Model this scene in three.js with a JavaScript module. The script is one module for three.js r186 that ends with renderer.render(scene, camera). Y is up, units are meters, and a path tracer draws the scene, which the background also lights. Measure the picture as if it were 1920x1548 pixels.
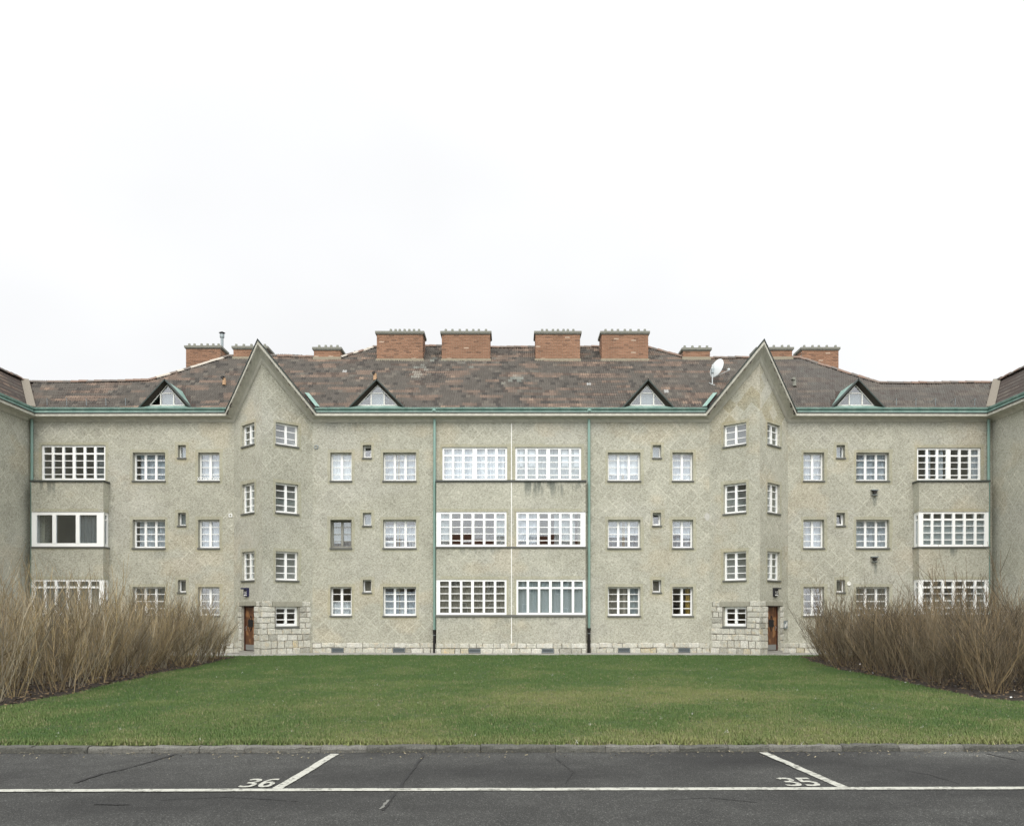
import * as THREE from 'three';
import { mergeGeometries } from 'three/addons/utils/BufferGeometryUtils.js';
import { FontLoader } from 'three/addons/loaders/FontLoader.js';

// ------------------------------------------------------------------ camera, sky, sun, exposure
const scene = new THREE.Scene();
const CAM = { h: 1.76, d: 38, f: 1596 };                       // eye height, distance to the facade plane (z = 0), focal length in photo pixels
const camera = new THREE.PerspectiveCamera(2 * Math.atan(774 / CAM.f) * 180 / Math.PI, 1920 / 1548, 0.5, 1500);
camera.position.set(0, CAM.h, CAM.d);
camera.setViewOffset(1920, 1548, 2, -376, 1920, 1548);         // shift lens: verticals stay vertical, horizon low in the frame
const renderer = new THREE.WebGLRenderer({ antialias: true });
renderer.toneMapping = THREE.LinearToneMapping;
renderer.toneMappingExposure = 1.02;
renderer.shadowMap.enabled = true;

let seed = 20240311;
const rnd = () => { seed = (seed + 0x6D2B79F5) | 0; let t = Math.imul(seed ^ (seed >>> 15), 1 | seed); t = (t + Math.imul(t ^ (t >>> 7), 61 | t)) ^ t; return ((t ^ (t >>> 14)) >>> 0) / 4294967296; };
const rr = (a, b) => a + (b - a) * rnd();
const hash = (x, y) => { let h = Math.imul(x, 374761393) + Math.imul(y, 668265263); h = Math.imul(h ^ (h >>> 13), 1274126177); return ((h ^ (h >>> 16)) >>> 0) / 4294967296; };
function vnoise(x, y, px = 0) {                                // value noise; px > 0: periodic in x and y
  const xi = Math.floor(x), yi = Math.floor(y), fx = x - xi, fy = y - yi, u = fx * fx * (3 - 2 * fx), v = fy * fy * (3 - 2 * fy);
  const w = (a) => (px ? ((a % px) + px) % px : a);
  const a = hash(w(xi), w(yi)), b = hash(w(xi + 1), w(yi)), c = hash(w(xi), w(yi + 1)), d = hash(w(xi + 1), w(yi + 1));
  return a + (b - a) * u + (c - a) * v + (a - b - c + d) * u * v;
}
function fbm(x, y, n = 4, px = 0) { let s = 0, a = 0.5, t = 0; for (let i = 0; i < n; i++) { s += a * vnoise(x + i * 17.3 * (px ? 0 : 1), y, px); t += a; x *= 2; y *= 2; px *= 2; a *= 0.5; } return s / t; }
const sm = (a, b, x) => { const t = Math.min(1, Math.max(0, (x - a) / (b - a))); return t * t * (3 - 2 * t); };

{ // overcast sky: a bright veil, brighter round the veiled sun behind the viewer, with faint grey drifts
  const W = 1024, H = 512, d = new Float32Array(W * H * 4), sd = new THREE.Vector3(-3, 42, 40).normalize();
  for (let j = 0; j < H; j++) for (let i = 0; i < W; i++) {
    const el = ((j + 0.5) / H - 0.5) * Math.PI, az = ((i + 0.5) / W - 0.5) * Math.PI * 2, x = Math.cos(az) * Math.cos(el), y = Math.sin(el), z = Math.sin(az) * Math.cos(el);
    const g = (1 + x * sd.x + y * sd.y + z * sd.z) / 2, up = Math.abs(y) + 0.35, c = fbm(x / up * 1.5 + 3.7, z / up * 1.5 + 8.9, 5);
    const L = (0.94 + 1.75 * g * g * g) * (0.87 + 0.26 * c), o = (j * W + i) * 4;
    d[o] = L * 0.985; d[o + 1] = L * 0.995; d[o + 2] = L * 1.01; d[o + 3] = 1;
  }
  const t = new THREE.DataTexture(d, W, H, THREE.RGBAFormat, THREE.FloatType);
  t.mapping = THREE.EquirectangularReflectionMapping; t.magFilter = THREE.LinearFilter; t.needsUpdate = true;
  scene.background = t; scene.environment = t;
}
const sun = new THREE.DirectionalLight(0xfff6ea, 1.4);
sun.position.set(-3, 46, 46); sun.target.position.set(0, 4, 6);
sun.castShadow = true; sun.shadow.radius = 55; sun.shadow.mapSize.set(2048, 2048);
Object.assign(sun.shadow.camera, { left: -40, right: 40, top: 40, bottom: -40, near: 1, far: 160 });
scene.add(sun, sun.target);

// ------------------------------------------------------------------ helpers
const V = (x, y, z) => new THREE.Vector3(x, y, z);
const names = {};
const numbered = (n) => { names[n] = (names[n] ?? -1) + 1; return names[n] ? `${n}_${String(names[n]).padStart(3, '0')}` : n; };
function mesh(name, g, m, parent) { const o = new THREE.Mesh(g, m); o.name = name; o.castShadow = o.receiveShadow = true; parent.add(o); return o; }
function group(name, parent, x = 0, y = 0, z = 0, ry = 0) { const o = new THREE.Group(); o.name = name; o.position.set(x, y, z); o.rotation.y = ry; parent.add(o); return o; }
function tag(o, label, category, grp) { o.userData.label = label; o.userData.category = category; if (grp) o.userData.group = grp; return o; }
function thing(name, label, category, p = [0, 0, 0], ry = 0, grp) { return tag(group(numbered(name), scene, ...p, ry), label, category, grp); }
const structure = (o) => { o.userData.kind = 'structure'; return o; };
const stuff = (o) => { o.userData.kind = 'stuff'; return o; };
const cache = new Map();
const cached = (k, f) => { if (!cache.has(k)) cache.set(k, f()); return cache.get(k); };
const uBox = new THREE.BoxGeometry(1, 1, 1);
function B(w, h, d, x = 0, y = 0, z = 0) { return new THREE.BoxGeometry(w, h, d).translate(x, y, z); }   // centred at x, y, z
function BB(x0, x1, y0, y1, z0, z1) { return B(x1 - x0, y1 - y0, z1 - z0, (x0 + x1) / 2, (y0 + y1) / 2, (z0 + z1) / 2); }
function box(name, parent, m, x0, x1, y0, y1, z0, z1) { return mesh(name, metreUV(BB(x0, x1, y0, y1, z0, z1)), m, parent); }
function metreUV(g, ox = 0, oy = 0) {
  const p = g.attributes.position, n = g.attributes.normal, uv = g.attributes.uv;
  for (let i = 0; i < p.count; i++) {
    const ax = Math.abs(n.getX(i)), az = Math.abs(n.getZ(i)), ay = Math.abs(n.getY(i));
    if (az >= ax && az >= ay) uv.setXY(i, p.getX(i) + ox, p.getY(i) + oy); else if (ax >= ay) uv.setXY(i, p.getZ(i) + ox, p.getY(i) + oy); else uv.setXY(i, p.getX(i) + ox, p.getZ(i) + oy);
  }
  return g;
}
function bar(a, b, r, n = 6, r2 = r) {                         // a round bar from a to b
  const d = b.clone().sub(a), g = new THREE.CylinderGeometry(r2, r, d.length(), n, 1);
  g.applyQuaternion(new THREE.Quaternion().setFromUnitVectors(V(0, 1, 0), d.normalize()));
  return g.translate((a.x + b.x) / 2, (a.y + b.y) / 2, (a.z + b.z) / 2);
}
const merge = (l) => mergeGeometries(l.map((g) => (g.index ? g.toNonIndexed() : g)));
// sweep of an open profile [outward, upward] along a path of wall edges, mitred at each corner
function sweep(path, prof) {
  const seg = [];
  for (let i = 0; i + 1 < path.length; i++) {
    const d = path[i + 1].clone().sub(path[i]).normalize(), hl = Math.hypot(d.x, d.z), n = V(-d.z / hl, 0, d.x / hl), w = n.clone().cross(d);
    seg.push({ d, n, w });
  }
  const rings = path.map((p, i) => prof.map(([o, v]) => {
    const at = (s) => p.clone().addScaledVector(s.n, o).addScaledVector(s.w, v);
    if (i === 0) return at(seg[0]);
    if (i === path.length - 1) return at(seg[i - 1]);
    const A = seg[i - 1], C = seg[i], p1 = at(A), p2 = at(C), r = p1.clone().sub(p2), b = A.d.dot(C.d), den = 1 - b * b;
    const d1 = A.d.dot(r), d2 = C.d.dot(r), s = (b * d2 - d1) / den, t = (d2 - b * d1) / den;
    return p1.addScaledVector(A.d, s).add(p2.addScaledVector(C.d, t)).multiplyScalar(0.5);
  }));
  const pos = [], uv = [];
  for (let i = 0; i + 1 < rings.length; i++) {
    let run = 0; const len = path[i].distanceTo(path[i + 1]);
    for (let j = 0; j + 1 < prof.length; j++) {
      const a = rings[i][j], b = rings[i + 1][j], c = rings[i + 1][j + 1], d = rings[i][j + 1], k = Math.hypot(prof[j + 1][0] - prof[j][0], prof[j + 1][1] - prof[j][1]);
      for (const [q, u, v] of [[a, 0, run], [b, len, run], [c, len, run + k], [a, 0, run], [c, len, run + k], [d, 0, run + k]]) { pos.push(q.x, q.y, q.z); uv.push(u + i * 7.3, v); }
      run += k;
    }
  }
  const g = new THREE.BufferGeometry();
  g.setAttribute('position', new THREE.Float32BufferAttribute(pos, 3)); g.setAttribute('uv', new THREE.Float32BufferAttribute(uv, 2)); g.computeVertexNormals();
  return g;
}
function polyGeo(tris) { const g = new THREE.BufferGeometry(); g.setAttribute('position', new THREE.Float32BufferAttribute(tris.flat(2), 3)); g.setAttribute('uv', new THREE.Float32BufferAttribute(tris.flat(1).flatMap((p) => [p[0], p[2] + p[1]]), 2)); g.computeVertexNormals(); return g; }

// ------------------------------------------------------------------ textures and materials
function texture(w, h, f, srgb = true) {                       // f(x, y) -> [r, g, b] 0..255
  const d = new Uint8Array(w * h * 4);
  for (let y = 0; y < h; y++) for (let x = 0; x < w; x++) { const c = f(x, y), o = (y * w + x) * 4; d[o] = Math.max(0, Math.min(255, c[0])); d[o + 1] = Math.max(0, Math.min(255, c[1])); d[o + 2] = Math.max(0, Math.min(255, c[2])); d[o + 3] = 255; }
  const t = new THREE.DataTexture(d, w, h, THREE.RGBAFormat);
  t.wrapS = t.wrapT = THREE.RepeatWrapping; t.magFilter = THREE.LinearFilter; t.minFilter = THREE.LinearMipmapLinearFilter; t.generateMipmaps = true;
  if (srgb) t.colorSpace = THREE.SRGBColorSpace; t.needsUpdate = true; return t;
}
const rep = (t, mx, my = mx, ox = 0, oy = 0) => { const c = t.clone(); c.repeat.set(1 / mx, 1 / my); c.offset.set(ox, oy); c.needsUpdate = true; return c; };
const std = (color, roughness = 0.85, o = {}) => new THREE.MeshStandardMaterial({ color, roughness, ...o });
const grey = (v, k = 12) => texture(256, 256, (x, y) => { const n = (fbm(x / 16, y / 16, 4, 16) - 0.5) * k * 2.4 + (hash(x, y + 991) - 0.5) * k; return [v + n, v + n, v + n]; });

const grainBump = texture(512, 512, (x, y) => { const v = 128 + (vnoise(x / 2.6, y / 2.6) - 0.5) * 150 + (hash(x, y) - 0.5) * 70; return [v, v, v]; }, false);
const M = {};
const fine = grey(226, 16), fineBump = grainBump;
M.trim = std(0xd2d0c2, 0.9, { map: rep(fine, 1.6) });           // smooth rendered cornice
M.lintel = std(0xa8a696, 0.92, { map: rep(fine, 0.9) });
M.white = std(0xf4f5f2, 0.45);
M.whiteOld = std(0xe6e6de, 0.6);
M.greyWood = std(0x9b9a90, 0.75, { map: rep(fine, 0.5) });
M.sill = std(0x6e6f69, 0.6, { map: rep(fine, 0.7) });
M.coping = std(0x4b4f4b, 0.55, { map: rep(fine, 0.8) });
const patina = texture(256, 256, (x, y) => { const n = fbm(x / 20, y / 20, 4, 13), s = fbm(x / 6, y / 60, 3, 0); return [98 + n * 52 + s * 14, 134 + n * 40 + s * 12, 124 + n * 40 + s * 12]; });
M.copper = std(0xffffff, 0.62, { map: rep(patina, 1.7), metalness: 0.1 });
M.copperDark = std(0x39423e, 0.5, { metalness: 0.3 });
M.iron = std(0x2c2a28, 0.6, { map: rep(fine, 0.6), metalness: 0.3 });
M.steel = std(0xb9bdbf, 0.35, { metalness: 0.8 });
M.galv = std(0x8f989a, 0.5, { metalness: 0.5 });
M.glass = new THREE.MeshPhysicalMaterial({ color: 0xf4f7f9, transmission: 1, thickness: 0, roughness: 0.01, ior: 1.9, metalness: 0 });
M.net = new THREE.MeshPhysicalMaterial({ color: 0xdfe5ea, transmission: 0.3, thickness: 0, roughness: 1 });
M.blind = std(0xeef0f0, 0.8);
M.netWarm = new THREE.MeshPhysicalMaterial({ color: 0xa39c8c, transmission: 0.3, thickness: 0, roughness: 1 });
M.netGreen = new THREE.MeshPhysicalMaterial({ color: 0xc8d0ce, transmission: 0.3, thickness: 0, roughness: 1 });
M.drapeYellow = std(0xa88a3e, 0.9);
M.drapeGrey = std(0x6f7372, 0.9);
M.room = std(0xb4aa9a, 0.95); M.roomFloor = std(0x5b4632, 0.7);
const woodMap = texture(256, 512, (x, y) => { const g = fbm(x / 7, y / 90, 4), w = sm(0.5, 0.7, fbm(x / 60 + 4, y / 70 + 2, 4)), s = (hash(x, y) - 0.5) * 10; return [104 + g * 42 - 20 * (1 - w) + w * 36 + s, 68 + g * 34 - 14 * (1 - w) + w * 36 + s, 42 + g * 22 - 8 * (1 - w) + w * 28 + s]; });
M.door = std(0xdcd2ca, 0.6, { map: rep(woodMap, 1.1, 2.1) });
M.doorFrame = std(0x7a4a22, 0.65, { map: rep(woodMap, 0.7, 2) });
M.kick = std(0x8c8d8b, 0.5, { metalness: 0.3 });
const stoneMap = (r, g, b, k, sd) => texture(256, 256, (x, y) => {
  const n = fbm(x / 22 + sd, y / 22, 5), p = sm(0.62, 0.7, vnoise(x / 5 + sd * 3, y / 4)), q = sm(0.58, 0.75, fbm(x / 34 + sd * 7, y / 34, 4)), s = (hash(x + sd, y) - 0.5) * 16;
  const v = (n - 0.5) * 46 + s - p * 40 * (0.3 + n); return [r + v + q * k, g + v + q * k * 0.25, b + v - q * k * 0.7];
});
M.stones = [[200, 199, 187, 6, 1], [190, 189, 177, 9, 5], [208, 207, 197, 4, 9], [190, 184, 162, 16, 13], [168, 167, 156, 6, 21]].map((a) => std(0xffffff, 0.95, { map: rep(stoneMap(...a), 0.8), bumpMap: rep(grainBump, 1.4), bumpScale: 0.012 }));
M.mortar = std(0x8f8b80, 0.97, { map: rep(fine, 0.7) });
M.mortarDark = std(0x6b675d, 0.97, { map: rep(fine, 0.7) });
M.concrete = std(0xa7a69e, 0.92, { map: rep(fine, 1.3) });
M.brick = new THREE.MeshStandardMaterial({ color: 0xffffff, vertexColors: true, roughness: 0.93 });
M.brickMortar = std(0xb0a698, 0.96);
M.cap = std(0x8f8f84, 0.95, { map: rep(fine, 0.7) });
M.pot = std(0x85867c, 0.95);
M.clay = std(0xb09070, 0.9);
M.deck = std(0x3a302a, 0.97);
M.tile = std(0xffffff, 0.9, { map: rep(fine, 0.25) });
M.blue = std(0x24264a, 0.4); M.letter = std(0xf2f2ee, 0.5); M.black = std(0x26272b, 0.5);
M.dish = std(0xc4c9c9, 0.45);
const darkRoom = M.room;

// ------------------------------------------------------------------ the apartment building
const wx = (px) => (px - 958) / 42, wy = (py) => (1150 - py) / 42 + CAM.h;     // facade plane survey, photo scale 42 px per metre
const HOUSE = thing('apartment_building', 'long three storey grey rendered apartment building with tiled roof and two pointed gables', 'building');
const EAVE = 10.6, HALF = 21.48, BAYX = 10.62, BAYW = 1.755, BAYP = 1.71, BAYL = Math.hypot(BAYW, BAYP), BAYA = Math.atan2(BAYP, BAYW), APEX = 12.82;
const REC = 0.24, WALL = 0.4;

// one window: glazing grid with frame, panes, sill and curtains; origin at the foot of the opening, centred, facing +z
const glassGeo = new THREE.BoxGeometry(1, 1, 0.006);
function windowUnit(parent, x, y, z, w, h, o = {}) {
  const { rec = REC, edge = 0.065, v = [], hz = [], mat = M.white, sill = true, depth = 0.07, name = 'window', sashDeep = 0.02, tilt = 0, curtains = [], sillH = 0.05, sillOut = 0.05, jamb = 0.03 } = o;
  const g = group(name, parent, x, y, z), key = JSON.stringify([w, h, rec, edge, v, hz, depth, sashDeep, sillH, sill]);
  const y0 = sill ? sillH : 0, hw = w / 2, zf = -rec, eL = o.eL ?? edge, eR = o.eR ?? edge;
  const vb = [[-hw, 0], ...v, [hw, 0]], hb = [[y0, 0], ...hz.map(([a, b]) => [y0 + (h - y0) * a, b]), [h, 0]];
  const fr = [BB(-hw, -hw + eL, y0, h, zf - depth, zf), BB(hw - eR, hw, y0, h, zf - depth, zf), BB(-hw + eL, hw - eR, y0, y0 + edge * 1.1, zf - depth, zf - 0.001), BB(-hw + eL, hw - eR, h - edge, h, zf - depth, zf - 0.001)];
  for (const [a, b] of v) fr.push(BB(a - b / 2, a + b / 2, y0 + edge * 1.1, h - edge, zf - depth, zf + 0.012));
  for (const [a, b] of hb.slice(1, -1)) {
    const xs = [-hw + eL, ...v.flatMap(([c, d]) => [c - d / 2, c + d / 2]), hw - eR];
    for (let i = 0; i < xs.length; i += 2) fr.push(BB(xs[i], xs[i + 1], a - b / 2, a + b / 2, zf - depth + 0.01, zf - (b < 0.04 ? 0.018 : 0.004)));
  }
  const fg = metreUV(merge(fr));
  if (tilt) { fg.translate(0, -y0, -zf).scale(0.86, 0.93, 1).rotateX(-tilt).translate(0, y0 + 0.03, zf); mesh('outer_frame', merge([BB(-hw, -hw + 0.035, y0, h, zf - depth, zf), BB(hw - 0.035, hw, y0, h, zf - depth, zf), BB(-hw + 0.035, hw - 0.035, y0, y0 + 0.03, zf - depth, zf - 0.001), BB(-hw + 0.035, hw - 0.035, h - 0.03, h, zf - depth, zf - 0.001)]), mat, g); }
  mesh('frame', fg, mat, g);
  if (sill) mesh('sill', BB(-hw - 0.03, hw + 0.03, -0.012, sillH, -rec - 0.05, sillOut), o.sillMat || M.sill, g);
  const xs = [-hw + eL, ...v.flatMap(([c, d]) => [c - d / 2, c + d / 2]), hw - eR], ys = [y0 + edge * 1.1, ...hb.slice(1, -1).flatMap(([c, d]) => [c - d / 2, c + d / 2]), h - edge];
  for (let i = 0; i < xs.length; i += 2) for (let j = 0; j < ys.length; j += 2) {
    const p = mesh('pane', glassGeo, M.glass, g);
    p.scale.set(xs[i + 1] - xs[i] + 0.01, ys[j + 1] - ys[j] + 0.01, 1); p.position.set((xs[i] + xs[i + 1]) / 2, (ys[j] + ys[j + 1]) / 2, zf - 0.04);
    p.rotation.set(rr(-0.004, 0.004) - (tilt || 0), rr(-0.004, 0.004), 0);
    if (tilt) p.position.z -= tilt * (p.position.y - y0);
  }
  for (const c of curtains) curtain(g, w, h, zf - 0.16, c);
  return g;
}
function curtain(g, w, h, z, { x0 = 0, x1 = 1, y0 = 0, y1 = 1, m = M.net, flat = false, f = 34 }) {
  const cw = (x1 - x0) * w, ch = (y1 - y0) * h, n = flat ? 1 : Math.max(8, Math.round(cw * 30)), geo = new THREE.PlaneGeometry(cw, ch, n, 1), p = geo.attributes.position, ph = rnd() * 6;
  if (!flat) for (let i = 0; i < p.count; i++) p.setZ(i, Math.sin(p.getX(i) * f + ph) * 0.025 + Math.sin(p.getX(i) * f * 0.37 + ph) * 0.03);
  geo.computeVertexNormals();
  const c = mesh(flat ? 'blind' : 'curtain', geo, m, g); c.position.set(-w / 2 + x0 * w + cw / 2, y0 * h + ch / 2, z); return c;
}
const even = (n, w = 0.022) => Array.from({ length: n - 1 }, (_, i) => [(i + 1) / n, w]);
const C = { // curtain sets
  net: [{}], none: [], white: [{ m: M.blind, flat: false }], blind75: [{ m: M.blind, flat: true, y0: 0.27 }, {}], blindTop: [{ m: M.blind, flat: true, y0: 0.66 }, {}], cafe: [{ y1: 0.5, m: M.blind }], warm: [{ m: M.netWarm }],
  sides: [{ x1: 0.3, m: M.blind }, { x0: 0.72, m: M.blind }], half: [{ x0: 0.12 }], yellow: [{ x0: 0.72, m: M.drapeYellow }, { x0: 0.4, x1: 0.5, m: M.netWarm }], green: [{ x0: 0.66, m: M.netGreen }, { x1: 0.66, m: M.netWarm }], dark: [{ x1: 0.2, m: M.drapeGrey }],
  lace: [{ y1: 0.85 }, { y1: 0.3, m: M.blind }], grn: [{ m: M.netGreen }],
};
// rows of the main facade: [top, foot] of each opening
const ROWS = [[848, 903], [974, 1029], [1100, 1156]], SMALL = [[834, 860], [961, 987], [1087, 1112]];
const COLS = [ // left, right (survey), casements, curtains for each storey
  [248, 309, 3, ['half', 'half', 'warm']], [371, 411, 2, ['net', 'net', 'warm']], [619, 659, 2, ['white', 'grn', 'cafe']], [718, 780, 3, ['net', 'lace', 'lace']],
  [1140, 1201, 3, ['blind75', 'net', 'green']], [1261, 1300, 2, ['lace', 'net', 'yellow']], [1507, 1546, 2, ['blindTop', 'net', 'dark']], [1606, 1668, 3, ['half', 'net', 'warm']],
];
const SMALLS = [[333, 348], [680, 696], [1224, 1240], [1569, 1585]];
const holesMain = [];                                           // [x0, x1, y0, y1]
const unitsMain = [];
for (const [l, r, n, cs] of COLS) ROWS.forEach(([t, b], k) => {
  const x0 = wx(l), x1 = wx(r), y0 = wy(b), y1 = wy(t), w = x1 - x0;
  holesMain.push([x0, x1, y0, y1]);
  const v = n === 3 ? [[-w / 6 + 0.005, 0.1], [w / 6 - 0.005, 0.1]] : [[0, 0.105]], old = l === 619 && k === 1;
  unitsMain.push([(x0 + x1) / 2, y0, w, y1 - y0, { v, hz: even(4, 0.034), curtains: C[cs[k]], mat: old ? M.greyWood : M.white, edge: old ? 0.09 : 0.07, rec: old ? 0.3 : REC }]);
});
for (const [l, r] of SMALLS) SMALL.forEach(([t, b], k) => {
  const x0 = wx(l), x1 = wx(r), y0 = wy(b), y1 = wy(t); holesMain.push([x0, x1, y0, y1]);
  const tilt = (l === 680 && k === 0) || (l === 1224 && k === 1) || (l === 1569 && k === 1) ? 0.16 : 0;
  unitsMain.push([(x0 + x1) / 2, y0, x1 - x0, y1 - y0, { edge: 0.055, curtains: !tilt ? [{ m: k < 2 ? M.netGreen : M.netWarm, flat: true }] : [], tilt, name: 'small_window' }]);
});
// top storey loggia glazing, flush in the wall
function loggiaGrid(w, cols = 6, mid = 0.2, m = 0.105, side = 0.07) {
  const v = [], cw = (w - 2 * side - mid - m * (cols - 2)) / cols; let x = -w / 2 + side;
  for (let i = 0; i < cols - 1; i++) { x += cw; const b = i === cols / 2 - 1 ? mid : m; v.push([x + b / 2, b]); x += b; }
  return v;
}
const LOG = [[77, 197, 834, 900, [{ x0: 0.8, m: M.drapeGrey }]], [829, 951, 838, 901, [{ m: M.net }, { m: M.blind, y0: 0, y1: 1, x0: 0.05, x1: 0.95 }]], [966, 1090, 838, 901, [{ m: M.blind, flat: true, x1: 0.34, y0: 0.45 }, { m: M.blind, flat: true, x0: 0.66, y0: 0.45 }, { m: M.netGreen }]], [1720, 1840, 839, 901, [{ x0: 0.36, x1: 0.44, m: M.net }, { x0: 0.84, m: M.net }, { x0: 0.18, x1: 0.25, m: M.net }]]];
for (const [l, r, t, b, cs] of LOG) {
  const x0 = wx(l), x1 = wx(r), y0 = wy(b), y1 = wy(t), w = x1 - x0; holesMain.push([x0, x1, y0, y1]);
  unitsMain.push([(x0 + x1) / 2, y0, w, y1 - y0, { rec: 0.07, edge: 0.085, v: loggiaGrid(w, 6, l === 829 || l === 1720 ? 0.2 : l === 966 ? 0.16 : 0.13), hz: [[0.175, 0.034], [0.37, 0.034], [0.56, 0.034], [0.76, 0.07]], curtains: cs, sill: false, name: 'loggia_window' }]);
}
// openings behind the projecting loggias
const BOXZ = 0.55, LB = { L: [-21.12, -17.95], C: [-3.285, 3.285], R: [17.97, 21.05] };
const LV = { c1: [7.55, 7.62], p1: [6.24, 7.55], w2: [4.70, 6.24], c2: [4.64, 4.70], p2: [3.26, 4.64], w3: [1.70, 3.26], c3: [1.62, 1.70], p3: [0.44, 1.62] };
for (const k of ['L', 'C', 'R']) for (const w of ['w2', 'w3']) { const [a, b] = LB[k]; if (k === 'C') { holesMain.push([a + 0.3, -0.25, ...LV[w]], [0.25, b - 0.3, ...LV[w]]); } else holesMain.push([a + 0.3, b - 0.3, ...LV[w]]); }

// scratch render: a coarse light and dark grain laid in diamonds, smoother bands round the openings, a few grimy runs
const BWU = [0.645, 1.745];                                      // window span on a bay face, from the folded edge
const BROWS = [[9.04, 10.03], [6.09, 7.43], [3.16, 4.46]];
const STAINS = [[0.4, 3.25, 7.54, 0.7, 0.85], [-21.1, -20.0, 7.54, 0.6, 0.7], [-8.4, -6.4, 10.3, 0.5, 0.3], [18.8, 19.7, 4.62, 0.4, 0.8], [-16.2, -15.4, 4.6, 0.5, 0.3], [16.0, 16.4, 6.95, 0.5, 0.6], [16.0, 16.4, 3.95, 0.6, 0.7], [-3.2, -0.2, 4.63, 0.3, 0.35], [-3.2, 3.2, 1.6, 0.2, 0.3]];
function renderPixel(X, Y, seedX, holes, bold) {
  const a = (X + Y) * 1.43, b = (X - Y) * 1.43, ia = Math.floor(a), ib = Math.floor(b), fa = a - ia, fb = b - ib;
  const cell = hash(ia * 7 + 3 + seedX, ib * 13 + 1), flip = (ia + ib) & 1;
  const lx = flip ? X * 1.9 + Y * 0.7 : X * 0.7 + Y * 1.9, ly = flip ? Y - X * 0.45 : X - Y * 0.45;
  const g1 = vnoise(lx * 13, ly * 26) - 0.5, g2 = vnoise(X * 29 + 70, Y * 29) - 0.5, g3 = hash(Math.round(X * 48), Math.round(Y * 79)) - 0.5;
  let grain = g1 * 22 + g2 * 28 + g3 * 23;
  if (grain < -15) grain *= 1.35;
  let near = 9; for (const [x0, x1, y0, y1] of holes) { const dx = Math.max(x0 - X, X - x1, 0), dy = Math.max(y0 - Y, Y - y1, 0), d = Math.max(dx, dy); if (d < near) near = d; }
  const wobble = 0.1 + 0.06 * vnoise(X * 3, Y * 3), band = near < wobble ? 1 : 0;
  const big = fbm(X * 0.28 + 5 + seedX, Y * 0.4 + 2, 4), mid = fbm(X * 0.9 + 31, Y * 0.9, 3), och = sm(0.55, 0.75, fbm(X * 0.6 + 77, Y * 0.8 + 13, 4)), pale = sm(0.5, 0.75, fbm(X * 0.35 + 3, Y * 0.5 + 44, 3));
  let v = (big - 0.5) * 11 + (mid - 0.5) * 10 + (cell - 0.5) * (bold ? 27 : 10) + grain * (band ? 0.55 : 1);
  
  const line = Math.min(fa, 1 - fa, fb, 1 - fb), seen = sm(0.46, 0.66, fbm(X * 0.5 + 11 + seedX, Y * 0.7 + 9, 3));
  if (line < 0.06 && !band) v += (18 * seen + 3) * (1 - line / 0.06) * (0.4 + vnoise(X * 6, Y * 6));
  let r = 167 + v + och * 4 + pale * 2, g = 166 + v + och * 0.5 + pale * 2, bl = 151.5 + v * 0.97 - och * 3 + pale * 4;
  if (band) { r -= 3; g -= 4; bl -= 9; }
  if (bold && cell < 0.4) { r += 2; bl -= 5; }
  if (!seedX) for (const [x0, x1, yt, len, k] of STAINS) if (X > x0 && X < x1 && Y < yt && Y > yt - len * 1.6) {
    const run = fbm(X * 7 + x0, Y * 0.9, 3), q = sm(0.36, 0.62, run) * sm(yt - len * (0.6 + run), yt - 0.02, Y) * k * sm(x0, x0 + 0.12, X) * (1 - sm(x1 - 0.12, x1, X));
    r *= 1 - 0.4 * q; g *= 1 - 0.37 * q; bl *= 1 - 0.36 * q;
  }
  return [r, g, bl];
}
const FW = 43, FH = 13.4, PW = 20;
M.render = new THREE.MeshStandardMaterial({ map: rep(texture(2048, 1024, (x, y) => renderPixel((x / 2048 - 0.5) * FW, (y / 1024) * FH, 0, holesMain, false)), FW, FH, 0.5, 0), roughness: 0.97, bumpMap: rep(grainBump, 6), bumpScale: 0.01 });
const bayHoles = [0, 1, 2, 3].flatMap((i) => BROWS.map(([a, b]) => [i * 3 + (i % 2 ? BWU[0] : BAYL - BWU[1]), i * 3 + (i % 2 ? BWU[1] : BAYL - BWU[0]), a, b]));
M.renderBay = new THREE.MeshStandardMaterial({ map: rep(texture(1024, 1024, (x, y) => { const X = (x / 1024) * PW, Y = (y / 1024) * FH; return renderPixel(X, Y, 5, bayHoles, X > 6 && X < 12 && Y > 10.1); }), PW, FH), roughness: 0.97, bumpMap: M.render.bumpMap, bumpScale: 0.01 });

function wallPanel(name, parent, outline, holes, uvx = 0, mitre = null, thick = WALL, mat = M.render) {
  const s = new THREE.Shape(outline.map(([x, y]) => new THREE.Vector2(x, y)));
  for (const [x0, x1, y0, y1] of holes) { const p = new THREE.Path(); p.moveTo(x0, y0); p.lineTo(x0, y1); p.lineTo(x1, y1); p.lineTo(x1, y0); p.closePath(); s.holes.push(p); }
  const g = new THREE.ExtrudeGeometry(s, { depth: thick, bevelEnabled: false }).translate(0, 0, -thick), p = g.attributes.position, uv = g.attributes.uv;
  for (let i = 0; i < p.count; i++) {
    uv.setX(i, uv.getX(i) + uvx);
    if (mitre && p.getZ(i) < -0.01 && Math.abs(p.getX(i) - mitre[0]) < 1e-4) p.setX(i, mitre[0] + mitre[1] * thick);
  }
  return mesh(name, g, mat, parent);
}
const FOOT = BAYX + BAYW, INNER = BAYX - BAYW;
const within = (a, b) => holesMain.filter(([x0, x1]) => x0 > a && x1 < b);
const mainWall = group('wall', HOUSE);
wallPanel('wall_panel', mainWall, [[-HALF, -0.3], [-FOOT, -0.3], [-FOOT, EAVE], [-HALF, EAVE]], within(-HALF, -FOOT));
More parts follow.
